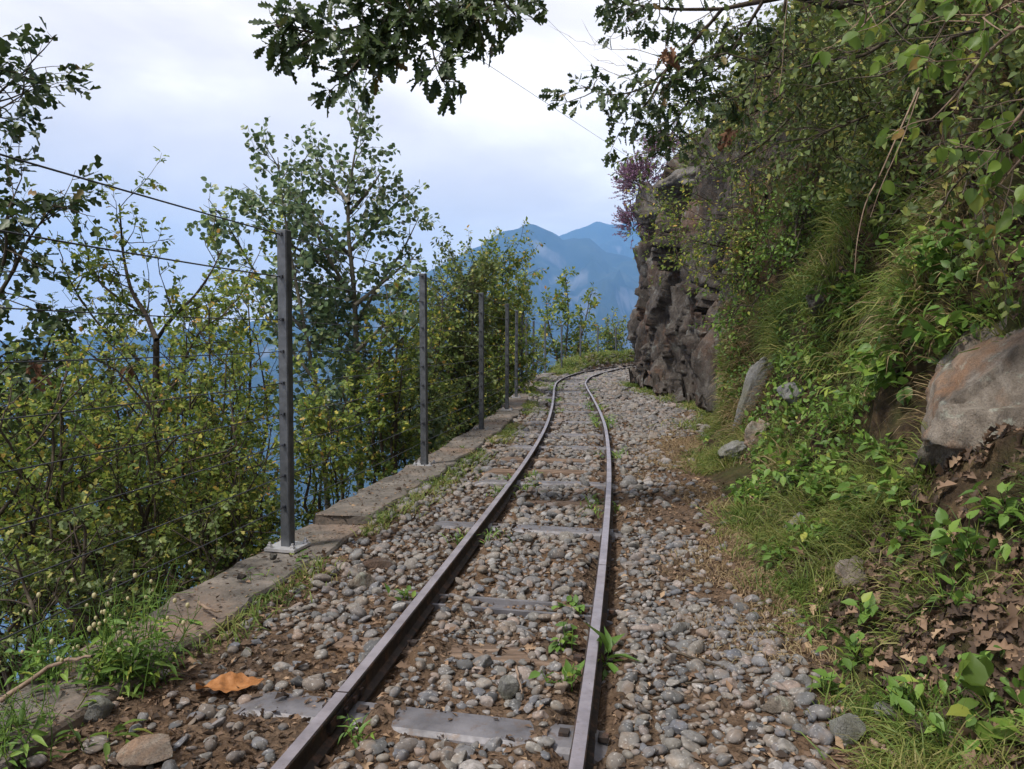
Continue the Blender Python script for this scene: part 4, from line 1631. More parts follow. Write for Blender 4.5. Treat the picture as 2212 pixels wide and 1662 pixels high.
# small herbs and ivy over the bank
Y, t = hill_samples(29000, 1.6, 8.6, 0.12, 0.58, 1.2)
P = hill(Y, t)
k = (fbm(P * 1.8, 3, 231) > 0.08) & (rng.random(len(P)) < np.where(Y < 2.8, 0.35, 1.0))
Y, t, P = Y[k], t[k], P[k]
N = hill_n(Y, t)
d = rng.normal(size=P.shape) + np.array([0, 0, -0.2])
v, f = place(LEAF_OVATE, P + N * rng.uniform(0.01, 0.10, (len(P), 1)), d, N + np.array([0, 0, 0.5]) + rng.normal(0, 0.5, P.shape), 0.012 + 0.048 * rng.random(len(P)) ** 1.8)
tag(wobj('ground_cover', v, f, L_WEED), 'small leafy herbs creeping over the bank', 'ground cover', None, 'stuff')

# dark scrub leaves on the upper bank
Y, t = hill_samples(16000, 2.0, 11, 0.50, 0.82, 1.0)
P = hill(Y, t)
k = fbm(P * 0.9, 3, 232) > -0.25
Y, t, P = Y[k], t[k], P[k]
N = hill_n(Y, t)
d = rng.normal(size=P.shape) + np.array([0, 0, -0.4])
v, f = place(LEAF_OVATE, P + N * rng.uniform(0.02, 0.45, (len(P), 1)), d, N + rng.normal(0, 0.6, P.shape), rng.uniform(0.03, 0.065, len(P)))
tag(wobj('undergrowth', v, f, L_DARK), 'dark tangled undergrowth covering the upper bank', 'undergrowth', None, 'stuff')


def weed(name, label, base, nrm, n, size, spread, tpl, mat, stems=6, h=0.15, cat='plant', njit=0.35, droop=0.3):
    """herb: a handful of stems with leaves along them"""
    pl = Plant()
    base = np.array(base)
    for i in range(stems):
        d = unit(np.array(nrm) + rng.normal(0, spread, 3))
        q = wander(base + rng.normal(0, 0.012, 3) * np.array([1, 1, 0]), d, h * rng.uniform(0.6, 1.1), 4, 0.12, np.array([0, 0, 0.03]))
        pl.thin.append((q, np.linspace(0.0025, 0.001, 5), 3))
        pl.leaves_on(q, n / stems / h, 0.2)
    return pl.build(name, label, cat, base, tpl, mat, L_WEED, size, (0, 0, 1.0), njit, droop)


for (px, py, lab, n_, sz, h_, tpl) in (
        (1850, 1070, 'bright leafy weed clump left below the big boulder', 70, (0.04, 0.07), 0.2, LEAF_OVATE),
        (1780, 1040, 'dense green weed above the end of the footpath grass', 60, (0.04, 0.07), 0.18, LEAF_OVATE),
        (1990, 1140, 'nettle like plant in brown leaves under the boulder', 45, (0.03, 0.055), 0.18, LEAF_OVATE),
        (2110, 1190, 'green serrated plant under the boulder at right edge', 45, (0.03, 0.055), 0.18, LEAF_HAZEL),
        (2170, 1100, 'lush plant touching the lower right of the boulder', 50, (0.035, 0.06), 0.16, LEAF_OVATE),
        (1880, 1310, 'low green plant on leaf litter at lower right', 36, (0.03, 0.05), 0.12, LEAF_OVATE),
        (1760, 1340, 'small yellow green weed by the gravel edge', 30, (0.03, 0.05), 0.12, LEAF_LANCE),
        (1850, 1390, 'leafy weed where the gravel meets the grass', 36, (0.03, 0.05), 0.12, LEAF_OVATE),
        (1930, 800, 'drooping leafy plant halfway up the bank left of the boulder', 70, (0.05, 0.08), 0.24, LEAF_HAZEL),
        (2080, 700, 'dark leafy plant hanging above the boulder', 60, (0.04, 0.07), 0.2, LEAF_HAZEL),
        (1870, 770, 'blue green leafy plant in mid bank grass', 60, (0.05, 0.08), 0.22, LEAF_OVATE),
        (2060, 1270, 'broad green plant in fallen leaves right of the gravel', 30, (0.025, 0.045), 0.14, LEAF_OVATE),
        (1720, 980, 'broad leafed plant right of the leaning slab', 60, (0.04, 0.07), 0.2, LEAF_OVATE)):
    Yh, th, pt = onhill(px, py + 30)
    weed('weed_plant', lab, pt, (-0.4, -0.2, 0.8), n_, sz, 0.45, tpl, L_WEED, 8, h_)
for (px, py, lab, n_, sz, h_, tpl) in (
        (1700, 1180, 'leafy tuft at the right margin of the tan footpath strip', 40, (0.03, 0.05), 0.14, LEAF_OVATE),
        (1900, 960, 'bushy herb right below the slanting dead stick', 90, (0.035, 0.06), 0.2, LEAF_OVATE),
        (1950, 1040, 'bright weed at the lower left corner of the boulder', 80, (0.035, 0.06), 0.18, LEAF_OVATE),
        (1800, 890, 'fern like plant above the dense green weed', 80, (0.05, 0.09), 0.2, LEAF_LANCE),
        (1990, 700, 'fern like spray up the bank left of the boulder top', 90, (0.05, 0.09), 0.22, LEAF_LANCE),
        (1760, 740, 'green herb high on the bank above the leaning slab', 90, (0.04, 0.07), 0.22, LEAF_OVATE),
        (1950, 1490, 'green herb left of the large bright leaves', 40, (0.025, 0.045), 0.1, LEAF_OVATE),
        (1790, 1460, 'small leafy plant at the gravel edge beside pale stones', 36, (0.025, 0.045), 0.1, LEAF_OVATE),
        (1820, 620, 'leafy tangle high on the bank under the hanging shoot', 110, (0.04, 0.07), 0.28, LEAF_HAZEL),
        (2050, 560, 'leafy tangle under the hazel sprays', 110, (0.04, 0.07), 0.28, LEAF_HAZEL)):
    Yh, th, pt = onhill(px, py + 30)
    weed('weed_plant', lab, pt, (-0.4, -0.2, 0.8), n_, sz, 0.5, tpl, L_WEED, 10, h_)
for k, (px, py, lab) in enumerate(((1730, 1130, 'grey stone lying in grass by the footpath'), (1845, 1250, 'pale stone in the weeds below the nettle like plant'), (1700, 850, 'grey rock showing through grass right of the slab'), (1910, 700, 'small brown rock in the upper bank'), (1760, 650, 'dark rock under the long tussock grass'))):
    rock('rock', lab, onhill(px, py)[2] + np.array([-0.01, -0.01, 0.02]), (0.16 + 0.05 * k, 0.14, 0.12 + 0.03 * k), k, (M_SLAB, M_BOULDER, M_SLAB, M_CLIFF, M_CLIFF)[k], 40 + k, 3)

# big bright leaves bottom right
weed('weed_plant', 'plant with large bright green lobed leaves at the bottom right corner', W(2130, 1530, 1.72), (-0.3, -0.2, 0.6), 16, (0.055, 0.085), 0.6, LEAF_HAZEL, L_HAZEL, 5, 0.10, droop=0.1, njit=0.25)
# plantain on the right rail
p = G(1300, 1435, ZG)
weed('plantain', 'dark strap leafed plantain growing against the right rail', p, (0.1, -0.05, 0.8), 26, (0.07, 0.13), 0.7, LEAF_LANCE, L_WEED, 8, 0.05, njit=0.25, droop=0.0)
for (px, py, lab, h_) in ((1218, 1405, 'ivy like weed trailing inside the right rail', 0.10), (1212, 1490, 'small weed inside the right rail by the front sleeper', 0.08), (655, 1225, 'little herb at the wall edge beside the nearest post', 0.10),
                          (560, 1275, 'grassy herb on the wall edge left of the nearest post', 0.09), (870, 1303, 'tiny weed hugging the left rail', 0.06), (770, 1605, 'blade leafed weed inside the left rail at the bottom', 0.07),
                          (1240, 1330, 'small trailing weed beside the right rail', 0.06), (410, 1372, 'light green seedling at the wall edge', 0.06), (925, 1060, 'leafy herb at the wall edge past the first gap', 0.10), (1010, 985, 'green tuft of herb on the wall edge by the second post', 0.12)):
    weed('weed_plant', lab, G(px, py, ZG), (0, 0, 1.0), 26, (0.025, 0.045), 0.6, LEAF_LANCE if 'blade' in lab or 'grassy' in lab else LEAF_OVATE, L_WEED, 6, h_)

# clump with campion pods, bottom left
def campion(name, label, base, n_st, h, pods):
    pl = Plant()
    tips = []
    for i in range(n_st):
        q = wander(base + rng.normal(0, 0.05, 3) * np.array([1, 1, 0]), unit(np.array([0, 0, 1.0]) + rng.normal(0, 0.30, 3)), h * rng.uniform(0.5, 1.1), 6, 0.10, np.array([0, 0, 0.03]))
        pl.thin.append((q, np.linspace(0.0022, 0.0009, 7), 3))
        pl.leaves_on(q[:5], 70, 0.02)
        tips.append(q[-1])
        for k in range(3):
            q2 = wander(q[4 + k % 3], unit(rng.normal(0, 0.6, 3) + np.array([0, 0, 0.7])), 0.06, 3, 0.1, np.zeros(3))
            pl.thin.append((q2, np.linspace(0.001, 0.0006, 4), 3))
            tips.append(q2[-1])
    e = pl.build(name, label, 'plant', base, LEAF_LANCE, L_WEED, L_WEED, (0.025, 0.055), njit=0.4)
    if pods:
        iv, if_ = icosphere(1)
        idx = rng.permutation(len(tips))[:pods]
        for j in idx:
            s = rng.uniform(0.0035, 0.006)
            v = iv * np.array([s, s, s * 1.35]) + tips[j]
            wobj('seed_pod', v, if_, L_POD, e, tips[j])
    return e


campion('campion_plant', 'tall green clump with pale round seed pods at the lower left wall', G(275, 1490, ZG), 44, 0.34, 36)
campion('campion_plant', 'smaller campion clump with cream pods left of the tall clump', G(110, 1500, ZG), 28, 0.22, 18)
campion('campion_plant', 'low leafy clump in the bottom left corner', G(45, 1640, ZG), 34, 0.14, 0)
weed('weed_plant', 'yellow green rosette among stones near the bottom left', G(250, 1600, ZG), (0, 0, 1.0), 16, (0.05, 0.08), 0.7, LEAF_LANCE, L_HAZEL, 5, 0.04)

# big dry leaf, twigs
def dry_leaf():
    n, k = 30, 9
    p = G(490, 1512, ZG)
    tv = []
    for i, y in enumerate(np.linspace(0, 1, n)):
        w = 0.27 * math.sin(math.pi * min(1, y * 0.93 + 0.05)) ** 0.65 * (1 + 0.16 * math.sin(y * 31) * (0.3 + y * 0.7))
        for x in np.linspace(-1, 1, k):
            tv.append((x * w + 0.05 * math.sin(y * 3), y, 0.20 * abs(x) ** 1.6 * (0.5 + 0.5 * math.sin(y * 5 + x)) + 0.05 * math.sin(y * 8 + 2 * x) + 0.02 * math.sin(y * 40) * abs(x) + 0.12 * (y - 0.4) ** 2))
    tv = np.array(tv) * np.array([0.15, 0.175, 0.17])
    a = R(-72)
    c, s = math.cos(a), math.sin(a)
    v = np.stack([tv[:, 0] * c - tv[:, 1] * s, tv[:, 0] * s + tv[:, 1] * c, tv[:, 2] * 0.6], 1) + p + np.array([-0.09, 0.02, 0.016])
    o = wobj('dry_leaf', v, grid_faces(n, k), L_ORANGE, None, p)
    tag(o, 'large curled orange dead leaf lying on the pebbles left of the track', 'leaf')


dry_leaf()


def stick(label, pts, r, mat=M_TWIG, cat='stick'):
    pts = catmull(np.array(pts), 5)
    pts = pts + rng.normal(0, r * 0.35, pts.shape)
    v, f = tubes_mesh([(pts, np.linspace(r, r * 0.5, len(pts)), 6)])
    o = wobj('stick', v, f, mat, None, pts[0])
    tag(o, label, cat)


zs = ZG + 0.03
stick('forked pale stick lying on the near wall section', [G(430, 1302, 0.01), G(452, 1318, 0.02), G(480, 1322, 0.008)], 0.006)
stick('long thin twig lying on the gravel right of the rails', [G(1400, 1360, zs), G(1455, 1408, zs), G(1545, 1435, zs), G(1570, 1445, zs)], 0.005, M_BARK)
stick('tan bark stick between the rails behind the second bare sleeper', [G(1055, 1158, zs), G(1075, 1172, zs), G(1100, 1190, zs)], 0.011)
stick('short twig standing between rails near the right rail', [G(1115, 1440, zs), G(1122, 1470, zs + .01), G(1128, 1500, zs)], 0.004)
stick('pale broken stick at the bottom right gravel edge', [G(1885, 1605, zs), G(1905, 1615, zs), G(1935, 1632, zs)], 0.008)
stick('small twig lying beside the front sleeper right of the rail', [G(1480, 1478, zs), G(1560, 1468, zs)], 0.004, M_BARK)
stick('grey branch resting on the bank above the leaf litter', [W(2130, 1360, 2.2), W(2200, 1315, 2.3), W(2240, 1290, 2.3)], 0.007, M_BARK)
stick('slanting dead stick poking from the bank left of the boulder', [W(1830, 980, 4.3), W(1860, 920, 4.3), W(1885, 850, 4.4), W(1905, 800, 4.45)], 0.010, M_BARK_G)
stick('pale dead stick leaning on the wall at the far left', [G(0, 1515, 0.0), G(110, 1440, 0.06), G(200, 1415, 0.10)], 0.007)

# ================================================================== TREES AND SHRUBS BELOW THE WALL
LV_SHRUB = [dict(per_m=11, len=(0.35, 0.75), ang=(30, 65), r=0.005, start=0.2, jit=0.16, n=5, trop=(0, 0, 0.05)),
            dict(per_m=13, len=(0.10, 0.26), ang=(35, 75), r=0.0022, start=0.1, jit=0.22, n=3, leaf_m=100, taper=0.2)]


def shrub(name, label, px, pyb, pyt, Y, wpx, tpl, mat, size, nst=5, lv=LV_SHRUB, bark=M_BARK, cat='shrub', depth=None, dens=1.0, lean=0.0, group=None, sidejit=0.10, up=(0, 0, 1.0)):
    """multi-stemmed shrub: base at pixel column px / row pyb at distance Y, top at row pyt, half width wpx"""
    base = W(px, pyb, Y)
    top = W(px, pyt, Y)
    H = top[2] - base[2]
    half = wpx / 1670 * Y
    pl = Plant()
    for i in range(nst):
        a = 2 * math.pi * (i + rng.random() * 0.7) / nst
        rad = half * (0.35 + 0.65 * rng.random()) * (0.62 if nst > 1 else 0.1)
        dp = depth if depth else half
        q = [base + rng.normal(0, 0.05, 3) * np.array([1, 1, 0])]
        hh = H * rng.uniform(0.62, 0.95) if i else H * 0.95
        tip = base + np.array([math.cos(a) * rad + lean * H, math.sin(a) * min(rad, dp), hh])
        for u in (0.25, 0.5, 0.75):
            q.append(base * (1 - u) + tip * u + np.array([math.cos(a) * rad, math.sin(a) * rad, 0]) * 0.25 * math.sin(u * math.pi) + rng.normal(0, sidejit * 0.5, 3))
        q.append(tip)
        q = catmull(np.array(q), 4)
        r0 = 0.006 + 0.008 * H
        pl.limb(q, r0, 0.003, 6)
        lv2 = [dict(l) for l in lv]
        lv2[0]['per_m'] = lv2[0]['per_m'] * dens
        fl = min(half / 0.6, 1.15)
        lv2[0]['len'] = (lv[0]['len'][0] * fl, lv[0]['len'][1] * fl)
        pl.shoot(q, r0, lv2)
    e = pl.build(name, label, cat, pl.root(base, 0.012 + 0.012 * H), tpl, mat, bark, size, up=up, group=group)
    return e, pl


LH = (0.018, 0.032)
# thicket right behind the fence, left half of the picture
shrub('hawthorn_shrub', 'yellow green hawthorn thicket at the left edge behind the lower cables', 60, 1500, 820, 3.0, 250, LEAF_HAW, L_HAW, LH, 7)
shrub('hawthorn_shrub', 'leafy hawthorn in the middle of the thicket behind the lowest cables', 250, 1480, 800, 3.3, 230, LEAF_HAW, L_HAW, LH, 7)
shrub('hawthorn_shrub', 'hawthorn shrub just left of the nearest post', 470, 1380, 780, 4.0, 200, LEAF_HAW, L_HAW, LH, 7)
shrub('hawthorn_shrub', 'dark hawthorn under the lowest cable at the left', 130, 1560, 1120, 2.6, 190, LEAF_HAW, L_DARK, LH, 6)
shrub('hawthorn_shrub', 'low hawthorn overhanging the wall left of the nearest post', 480, 1330, 1000, 3.7, 150, LEAF_HAW, L_HAW, LH, 6)
shrub('hawthorn_shrub', 'hawthorn behind the thicket with bluish gaps around it', 180, 1400, 640, 5.2, 200, LEAF_HAW, L_DARK, (0.03, 0.05), 5, dens=0.75)
shrub('hawthorn_shrub', 'tall hawthorn left of the aspen below the second cable', 480, 1350, 560, 6.0, 170, LEAF_HAW, L_HAW, (0.032, 0.054), 6, dens=0.6)
shrub('hawthorn_shrub', 'hawthorn bush at the foot of the aspen right of the nearest post', 700, 1200, 830, 5.4, 120, LEAF_HAW, L_HAW, (0.028, 0.045), 5)
shrub('hawthorn_shrub', 'olive hawthorn between the first and second posts', 830, 1150, 660, 7.0, 120, LEAF_HAW, L_HAW, (0.03, 0.048), 6, dens=0.8)
shrub('hawthorn_shrub', 'low bush behind the second post along the wall', 900, 1060, 800, 8.2, 90, LEAF_OVATE, L_DARK, (0.03, 0.05), 6)

shrub('hawthorn_shrub', 'olive hawthorn deep in the thicket at the left edge', 20, 1500, 760, 4.4, 220, LEAF_HAW, L_HAW, (0.032, 0.052), 6, dens=0.75)
shrub('hawthorn_shrub', 'shaded hawthorn behind the forked young tree', 330, 1500, 820, 5.0, 200, LEAF_HAW, L_HAW, (0.032, 0.052), 6, dens=0.7)
shrub('hawthorn_shrub', 'hawthorn hugging the wall foot below the nearest post', 560, 1420, 900, 4.6, 130, LEAF_HAW, L_HAW, (0.028, 0.045), 5)
shrub('hawthorn_shrub', 'low thorny bush spilling over the near wall at lower left', 330, 1480, 1130, 3.0, 150, LEAF_HAW, L_DARK, LH, 6)
# young hawthorn tree with a forked stem
pl = Plant()
Yt = 4.4
trk = catmull([W(330, 1400, Yt), W(336, 1200, Yt), W(340, 1000, Yt), W(337, 860, Yt), W(338, 735, Yt)], 5)
pl.limb(trk, 0.026, 0.018, 8)
LVT = [dict(per_m=10, len=(0.22, 0.5), ang=(30, 65), r=0.004, start=0.15, jit=0.16, n=5, trop=(0, 0, 0.06)),
       dict(per_m=14, len=(0.07, 0.17), ang=(35, 75), r=0.002, start=0.1, jit=0.22, n=3, leaf_m=75, taper=0.2)]
for g, r0 in (([(338, 735), (315, 680), (285, 630), (268, 560), (262, 500), (258, 440)], 0.016), ([(338, 735), (370, 690), (420, 640), (455, 590), (480, 540)], 0.013), ([(337, 860), (300, 780), (230, 720), (170, 640), (130, 560)], 0.011), ([(340, 900), (390, 800), (430, 720), (500, 670)], 0.010), ([(315, 680), (250, 640), (200, 590), (185, 520)], 0.009)):
    q = catmull([W(x, y, Yt + rng.normal(0, 0.12)) for x, y in g], 4)
    pl.limb(q, r0, 0.003, 6)
    pl.shoot(q, r0, LVT)
pl.build('hawthorn_tree', 'young hawthorn tree with a forked dark stem behind the fence', 'tree', pl.root(trk[0], 0.026), LEAF_HAW, L_HAW, M_BARK, (0.03, 0.05))

# oak at the left edge
pl = Plant()
Yt = 4.0
trk = catmull([W(-330, 1300, Yt), W(-300, 900, Yt), W(-270, 600, Yt), W(-240, 380, Yt), W(-190, 200, Yt), W(-170, 60, Yt)], 5)
pl.limb(trk, 0.055, 0.004, 8)
LVO = [dict(per_m=13, len=(0.22, 0.5), ang=(30, 65), r=0.005, start=0.2, jit=0.16, n=5, trop=(0, 0, 0.03)),
       dict(per_m=12, len=(0.08, 0.2), ang=(35, 75), r=0.002, start=0.1, jit=0.2, n=3, leaf_m=62, taper=0.2)]
for g, r0 in (([(-280, 700), (-150, 690), (-30, 660), (20, 600), (60, 520), (120, 440)], 0.02), ([(-30, 660), (10, 560), (15, 470), (40, 400)], 0.012), ([(-150, 690), (-60, 760), (30, 790), (110, 780)], 0.012), ([(-290, 850), (-120, 830), (0, 850), (60, 870)], 0.014), ([(-240, 400), (-120, 320), (-50, 250), (10, 190), (65, 145)], 0.014), ([(-50, 250), (0, 235), (50, 205)], 0.006)):
    q = catmull([W(x, y, Yt + rng.normal(0, 0.1)) for x, y in g], 4)
    pl.limb(q, r0, 0.003, 6)
    pl.shoot(q, r0, LVO)
pl.shoot(trk[12:], 0.02, [dict(LVO[0], per_m=7), LVO[1]])
pl.build('oak_tree', 'oak at the far left edge reaching dark lobed leaves into the sky', 'tree', pl.root(trk[0], 0.06), LEAF_HAW, L_OAK, M_BARK, (0.045, 0.075))

# aspens
LVA = [dict(per_m=13, len=(0.45, 0.95), ang=(35, 60), r=0.006, start=0.25, jit=0.12, n=5, trop=(0, 0, 0.08), taper=0.62),
       dict(per_m=11, len=(0.12, 0.34), ang=(35, 70), r=0.002, start=0.12, jit=0.2, n=3, leaf_m=70, taper=0.2)]


def aspen(label, g, Y, r0, lv=LVA, extra=()):
    pl = Plant()
    q = catmull([W(x, y, Y) for x, y in g], 5)
    pl.limb(q, r0, 0.004, 8)
    foot = q[0]
    pl.shoot(q, r0, lv)
    for gg in extra:
        q2 = catmull([W(x, y, Y + rng.normal(0, 0.25)) for x, y in gg], 4)
        pl.limb(q2, r0 * 0.5, 0.003, 6)
        pl.shoot(q2, r0 * .5, [dict(lv[0], len=(0.2, 0.5), per_m=9), lv[1]])
    return pl.build('aspen_tree', label, 'tree', pl.root(foot, r0), LEAF_ASP, L_ASPEN, M_BARK_G, (0.040, 0.062), up=(0, -0.5, 0.6), njit=0.7, droop=0.35, petiole=0.5)


aspen('tallest aspen with round leaves and a slender grey trunk right of the nearest post', [(785, 1250), (778, 1050), (772, 850), (766, 650), (752, 480), (762, 360), (785, 245)], 7.3, 0.042, LVA,
      ([(768, 700), (830, 600), (870, 540), (905, 470)], [(766, 650), (700, 540), (660, 440), (650, 350)], [(770, 760), (840, 690), (880, 640)], [(754, 440), (705, 375), (665, 320)], [(757, 460), (805, 400), (830, 360)], [(760, 540), (825, 470), (875, 420)], [(762, 560), (690, 480), (640, 420)], [(765, 640), (690, 570), (600, 510), (530, 450)], [(766, 660), (840, 600), (900, 550)], [(768, 740), (680, 660), (600, 610)], [(770, 820), (850, 750), (900, 700)]))
aspen('aspen with a bent stem standing left of the tallest aspen', [(715, 1250), (705, 1050), (690, 880), (660, 720), (630, 560), (610, 430), (600, 340)], 6.9, 0.03, LVA, ([(660, 720), (560, 600), (500, 500), (450, 430)], [(680, 820), (600, 720), (540, 620)]))
aspen('thin aspen sapling between the two taller aspens', [(745, 1230), (738, 1000), (735, 800), (725, 650), (700, 520)], 7.8, 0.022)
aspen('low aspen sucker close behind the second post', [(860, 1150), (855, 980), (850, 850), (860, 740)], 7.9, 0.016)

# bushes along the wall further on
LV_B = [dict(per_m=11, len=(0.4, 0.9), ang=(30, 65), r=0.006, start=0.15, jit=0.16, n=5, trop=(0, 0, 0.05)),
        dict(per_m=12, len=(0.14, 0.34), ang=(35, 75), r=0.0028, start=0.1, jit=0.22, n=3, leaf_m=42, taper=0.2)]
shrub('tall_bush', 'big dense dark bush behind the second and third posts', 990, 1090, 545, 10.5, 115, LEAF_OVATE, L_DARK, (0.045, 0.07), 9, LV_B, cat='bush')
shrub('tall_bush', 'broad bush with sunlit top behind the third and fourth posts', 1065, 1010, 535, 13.5, 95, LEAF_OVATE, L_HAW, (0.05, 0.08), 8, LV_B, cat='bush')
shrub('tall_bush', 'airy bush leaning towards the mountain behind the far posts', 1098, 930, 560, 17.5, 42, LEAF_DIAM, L_HAW, (0.06, 0.10), 7, LV_B, cat='bush', lean=0.04)
shrub('tall_bush', 'olive bush left of the big dense bush under the peak', 930, 1090, 570, 9.2, 70, LEAF_OVATE, L_HAW, (0.04, 0.06), 6, LV_B, cat='bush', dens=0.9)
pl = Plant()
LV_S = [dict(per_m=7, len=(0.4, 0.9), ang=(35, 60), r=0.010, start=0.2, jit=0.12, n=5, trop=(0, 0, 0.05), taper=0.5),
        dict(per_m=8, len=(0.2, 0.5), ang=(35, 70), r=0.004, start=0.12, jit=0.2, n=3, leaf_m=30, taper=0.2)]
for g in ([(1225, 840), (1222, 760), (1228, 680), (1222, 600)], [(1215, 830), (1200, 760), (1185, 700), (1180, 650)], [(1235, 830), (1250, 750), (1265, 690), (1275, 640)]):
    q = catmull([W(x, y, 28.5) for x, y in g], 4)
    pl.limb(q, 0.05, 0.01, 6)
    pl.shoot(q, 0.05, LV_S)
pl.build('young_tree', 'slender young tree behind the far posts below the mountain', 'tree', pl.root(W(1225, 840, 28.5), 0.05), LEAF_DIAM, L_HAW, M_BARK, (0.13, 0.20))
LV_F = [dict(per_m=6, len=(0.4, 0.9), ang=(30, 65), r=0.010, start=0.15, jit=0.16, n=4, trop=(0, 0, 0.02)),
        dict(per_m=7, len=(0.2, 0.45), ang=(35, 75), r=0.005, start=0.1, jit=0.22, n=3, leaf_m=22, taper=0.2)]
shrub('far_bush', 'rounded bush at the far bend beside the cliff', 1322, 810, 692, 33, 42, LEAF_DIAM, L_HAW, (0.10, 0.16), 7, LV_F, cat='bush')
shrub('far_bush', 'low bush between the young tree and the far bend', 1262, 820, 735, 31, 32, LEAF_DIAM, L_DARK, (0.10, 0.15), 5, LV_F, cat='bush')
shrub('far_bush', 'dark low bush behind the far posts at the end of the straight', 1152, 860, 725, 22, 22, LEAF_DIAM, L_DARK, (0.07, 0.11), 6, LV_F, cat='bush')

# ================================================================== OVERHANGING OAK
pl = Plant()
tb = hill_pt(4.6, 0.66)
trk = catmull([tb + np.array([0.1, 0, -0.2]), tb + np.array([-0.1, -0.1, 0.8]), tb + np.array([-0.35, -0.2, 1.6]), tb + np.array([-0.5, -0.3, 2.6])], 5)
pl.limb(trk, 0.13, 0.08, 10)
LVK = [dict(per_m=22, len=(0.10, 0.25), ang=(30, 70), r=0.004, start=0.05, jit=0.18, n=4, trop=(0, 0, -0.05)),
       dict(per_m=16, len=(0.05, 0.12), ang=(35, 75), r=0.002, start=0.1, jit=0.2, n=3, leaf_m=80, taper=0.2)]


def oak_limb(g, Y, r0, lv, Y1=None):
    q = catmull([W(x, y, Y + ((Y1 or Y) - Y) * i / (len(g) - 1) + rng.normal(0, 0.05)) for i, (x, y) in enumerate(g)], 5)
    pl.limb(q, r0, 0.003, 6)
    pl.shoot(q, r0, lv)
    return q


# bare limb from the trunk over the track, above the picture
Lq = catmull([trk[6], W(1900, -260, 4.4), W(1500, -240, 4.1), W(1250, -150, 3.8), W(1150, -70, 3.7)], 5)
pl.limb(Lq, 0.06, 0.016, 8)
for g in ([(1150, -70), (1090, -20), (1000, 20), (900, 40), (830, 55), (760, 75), (690, 85), (620, 75), (590, 70)], [(960, 25), (935, 90), (940, 150), (955, 190)], [(840, 55), (810, 110), (770, 150), (730, 205)], [(770, 75), (800, 130), (790, 170)],
          [(1080, -20), (1090, 20), (1115, 50)], [(1000, 20), (975, 60), (985, 110)], [(700, 85), (650, 110), (600, 120)], [(900, -30), (870, 10), (800, 30)], [(1050, -40), (1020, 20), (1040, 60)]):
    oak_limb([(x, y - 14) for x, y in g], 3.65, 0.010 if len(g) > 5 else 0.005, LVK)
# right hand limbs in front of the cliff top
Lq = catmull([trk[10], W(1900, -60, 4.8), W(1700, -10, 5.0), W(1560, 20, 5.1)], 5)
pl.limb(Lq, 0.05, 0.012, 8)
LVK2 = [dict(per_m=14, len=(0.16, 0.42), ang=(30, 70), r=0.005, start=0.05, jit=0.18, n=4, trop=(0, 0, -0.03)),
        dict(per_m=13, len=(0.06, 0.15), ang=(35, 75), r=0.002, start=0.1, jit=0.2, n=3, leaf_m=60, taper=0.2)]
for g in ([(1560, 20), (1450, 20), (1370, 10), (1310, -10)], [(1560, 20), (1500, 90), (1440, 150), (1390, 190), (1320, 205), (1255, 185)], [(1440, 150), (1400, 220), (1365, 250)], [(1560, 100), (1500, 200), (1450, 270), (1400, 290)], [(1650, 0), (1600, 80), (1560, 140), (1500, 180)], [(1700, -10), (1680, 70), (1640, 150), (1590, 220)],
          [(1450, -40), (1400, -10), (1330, 20)]):
    oak_limb(g, 5.1, 0.012, LVK2, 5.2)
pl.build('oak_tree', 'overhanging oak whose dark lobed leaves hang across the top of the view', 'tree', tb, LEAF_OAK, L_OAK, M_BARK, (0.060, 0.095), up=(0, -0.45, 0.5), njit=0.6, droop=0.45)

# thorny scrub hanging from the upper bank
LVB = [dict(per_m=12, len=(0.35, 0.8), ang=(25, 65), r=0.005, start=0.1, jit=0.16, n=5, trop=(-0.02, 0, -0.02)),
       dict(per_m=11, len=(0.10, 0.26), ang=(35, 75), r=0.002, start=0.05, jit=0.2, n=3, leaf_m=40, taper=0.2)]


def hang(name, label, Yb, tb_, guides, Y, mat, tpl, size, lv, r0=0.014, bark=M_BARK, cat='shrub', jitY=0.3):
    p = Plant()
    b = hill_pt(Yb, tb_)
    for g in guides:
        q = catmull([b] + [W(x, y, Y + rng.normal(0, jitY)) for x, y in g], 4)
        p.limb(q, r0, 0.003, 6)
        p.shoot(q, r0, lv)
    return p.build(name, label, cat, b, tpl, mat, bark, size, droop=0.3, njit=0.7)


hang('blackthorn_shrub', 'dark blackthorn arching out over the cliff top', 7.5, 0.66, ([(1650, 230), (1560, 260), (1470, 300), (1400, 330)], [(1700, 150), (1600, 180), (1500, 230), (1430, 250)], [(1750, 100), (1650, 80), (1550, 60)], [(1700, 260), (1620, 330), (1540, 370)], [(1800, 200), (1750, 300), (1680, 380)]), 6.6, L_DARK, LEAF_OVATE, (0.03, 0.055), LVB)
hang('blackthorn_shrub', 'dense dark scrub filling the top right behind the hazel', 5.0, 0.64, ([(1900, 100), (1800, 130), (1700, 150), (1620, 130)], [(1950, 200), (1850, 260), (1750, 300)], [(2000, 50), (1900, 20), (1800, 0), (1700, -20)], [(2050, 250), (1980, 330), (1900, 400)], [(2100, 150), (2050, 200), (1980, 230)]), 4.6, L_DARK, LEAF_OVATE, (0.03, 0.055), LVB)
hang('blackthorn_shrub', 'shaded scrub at the right edge above the boulder', 3.8, 0.56, ([(2200, 200), (2120, 300), (2080, 420)], [(2250, 320), (2180, 430), (2130, 520)], [(2150, 60), (2060, 80), (1980, 120)], [(2250, 450), (2180, 560), (2150, 620)]), 3.4, L_DARK, LEAF_OVATE, (0.03, 0.05), LVB)
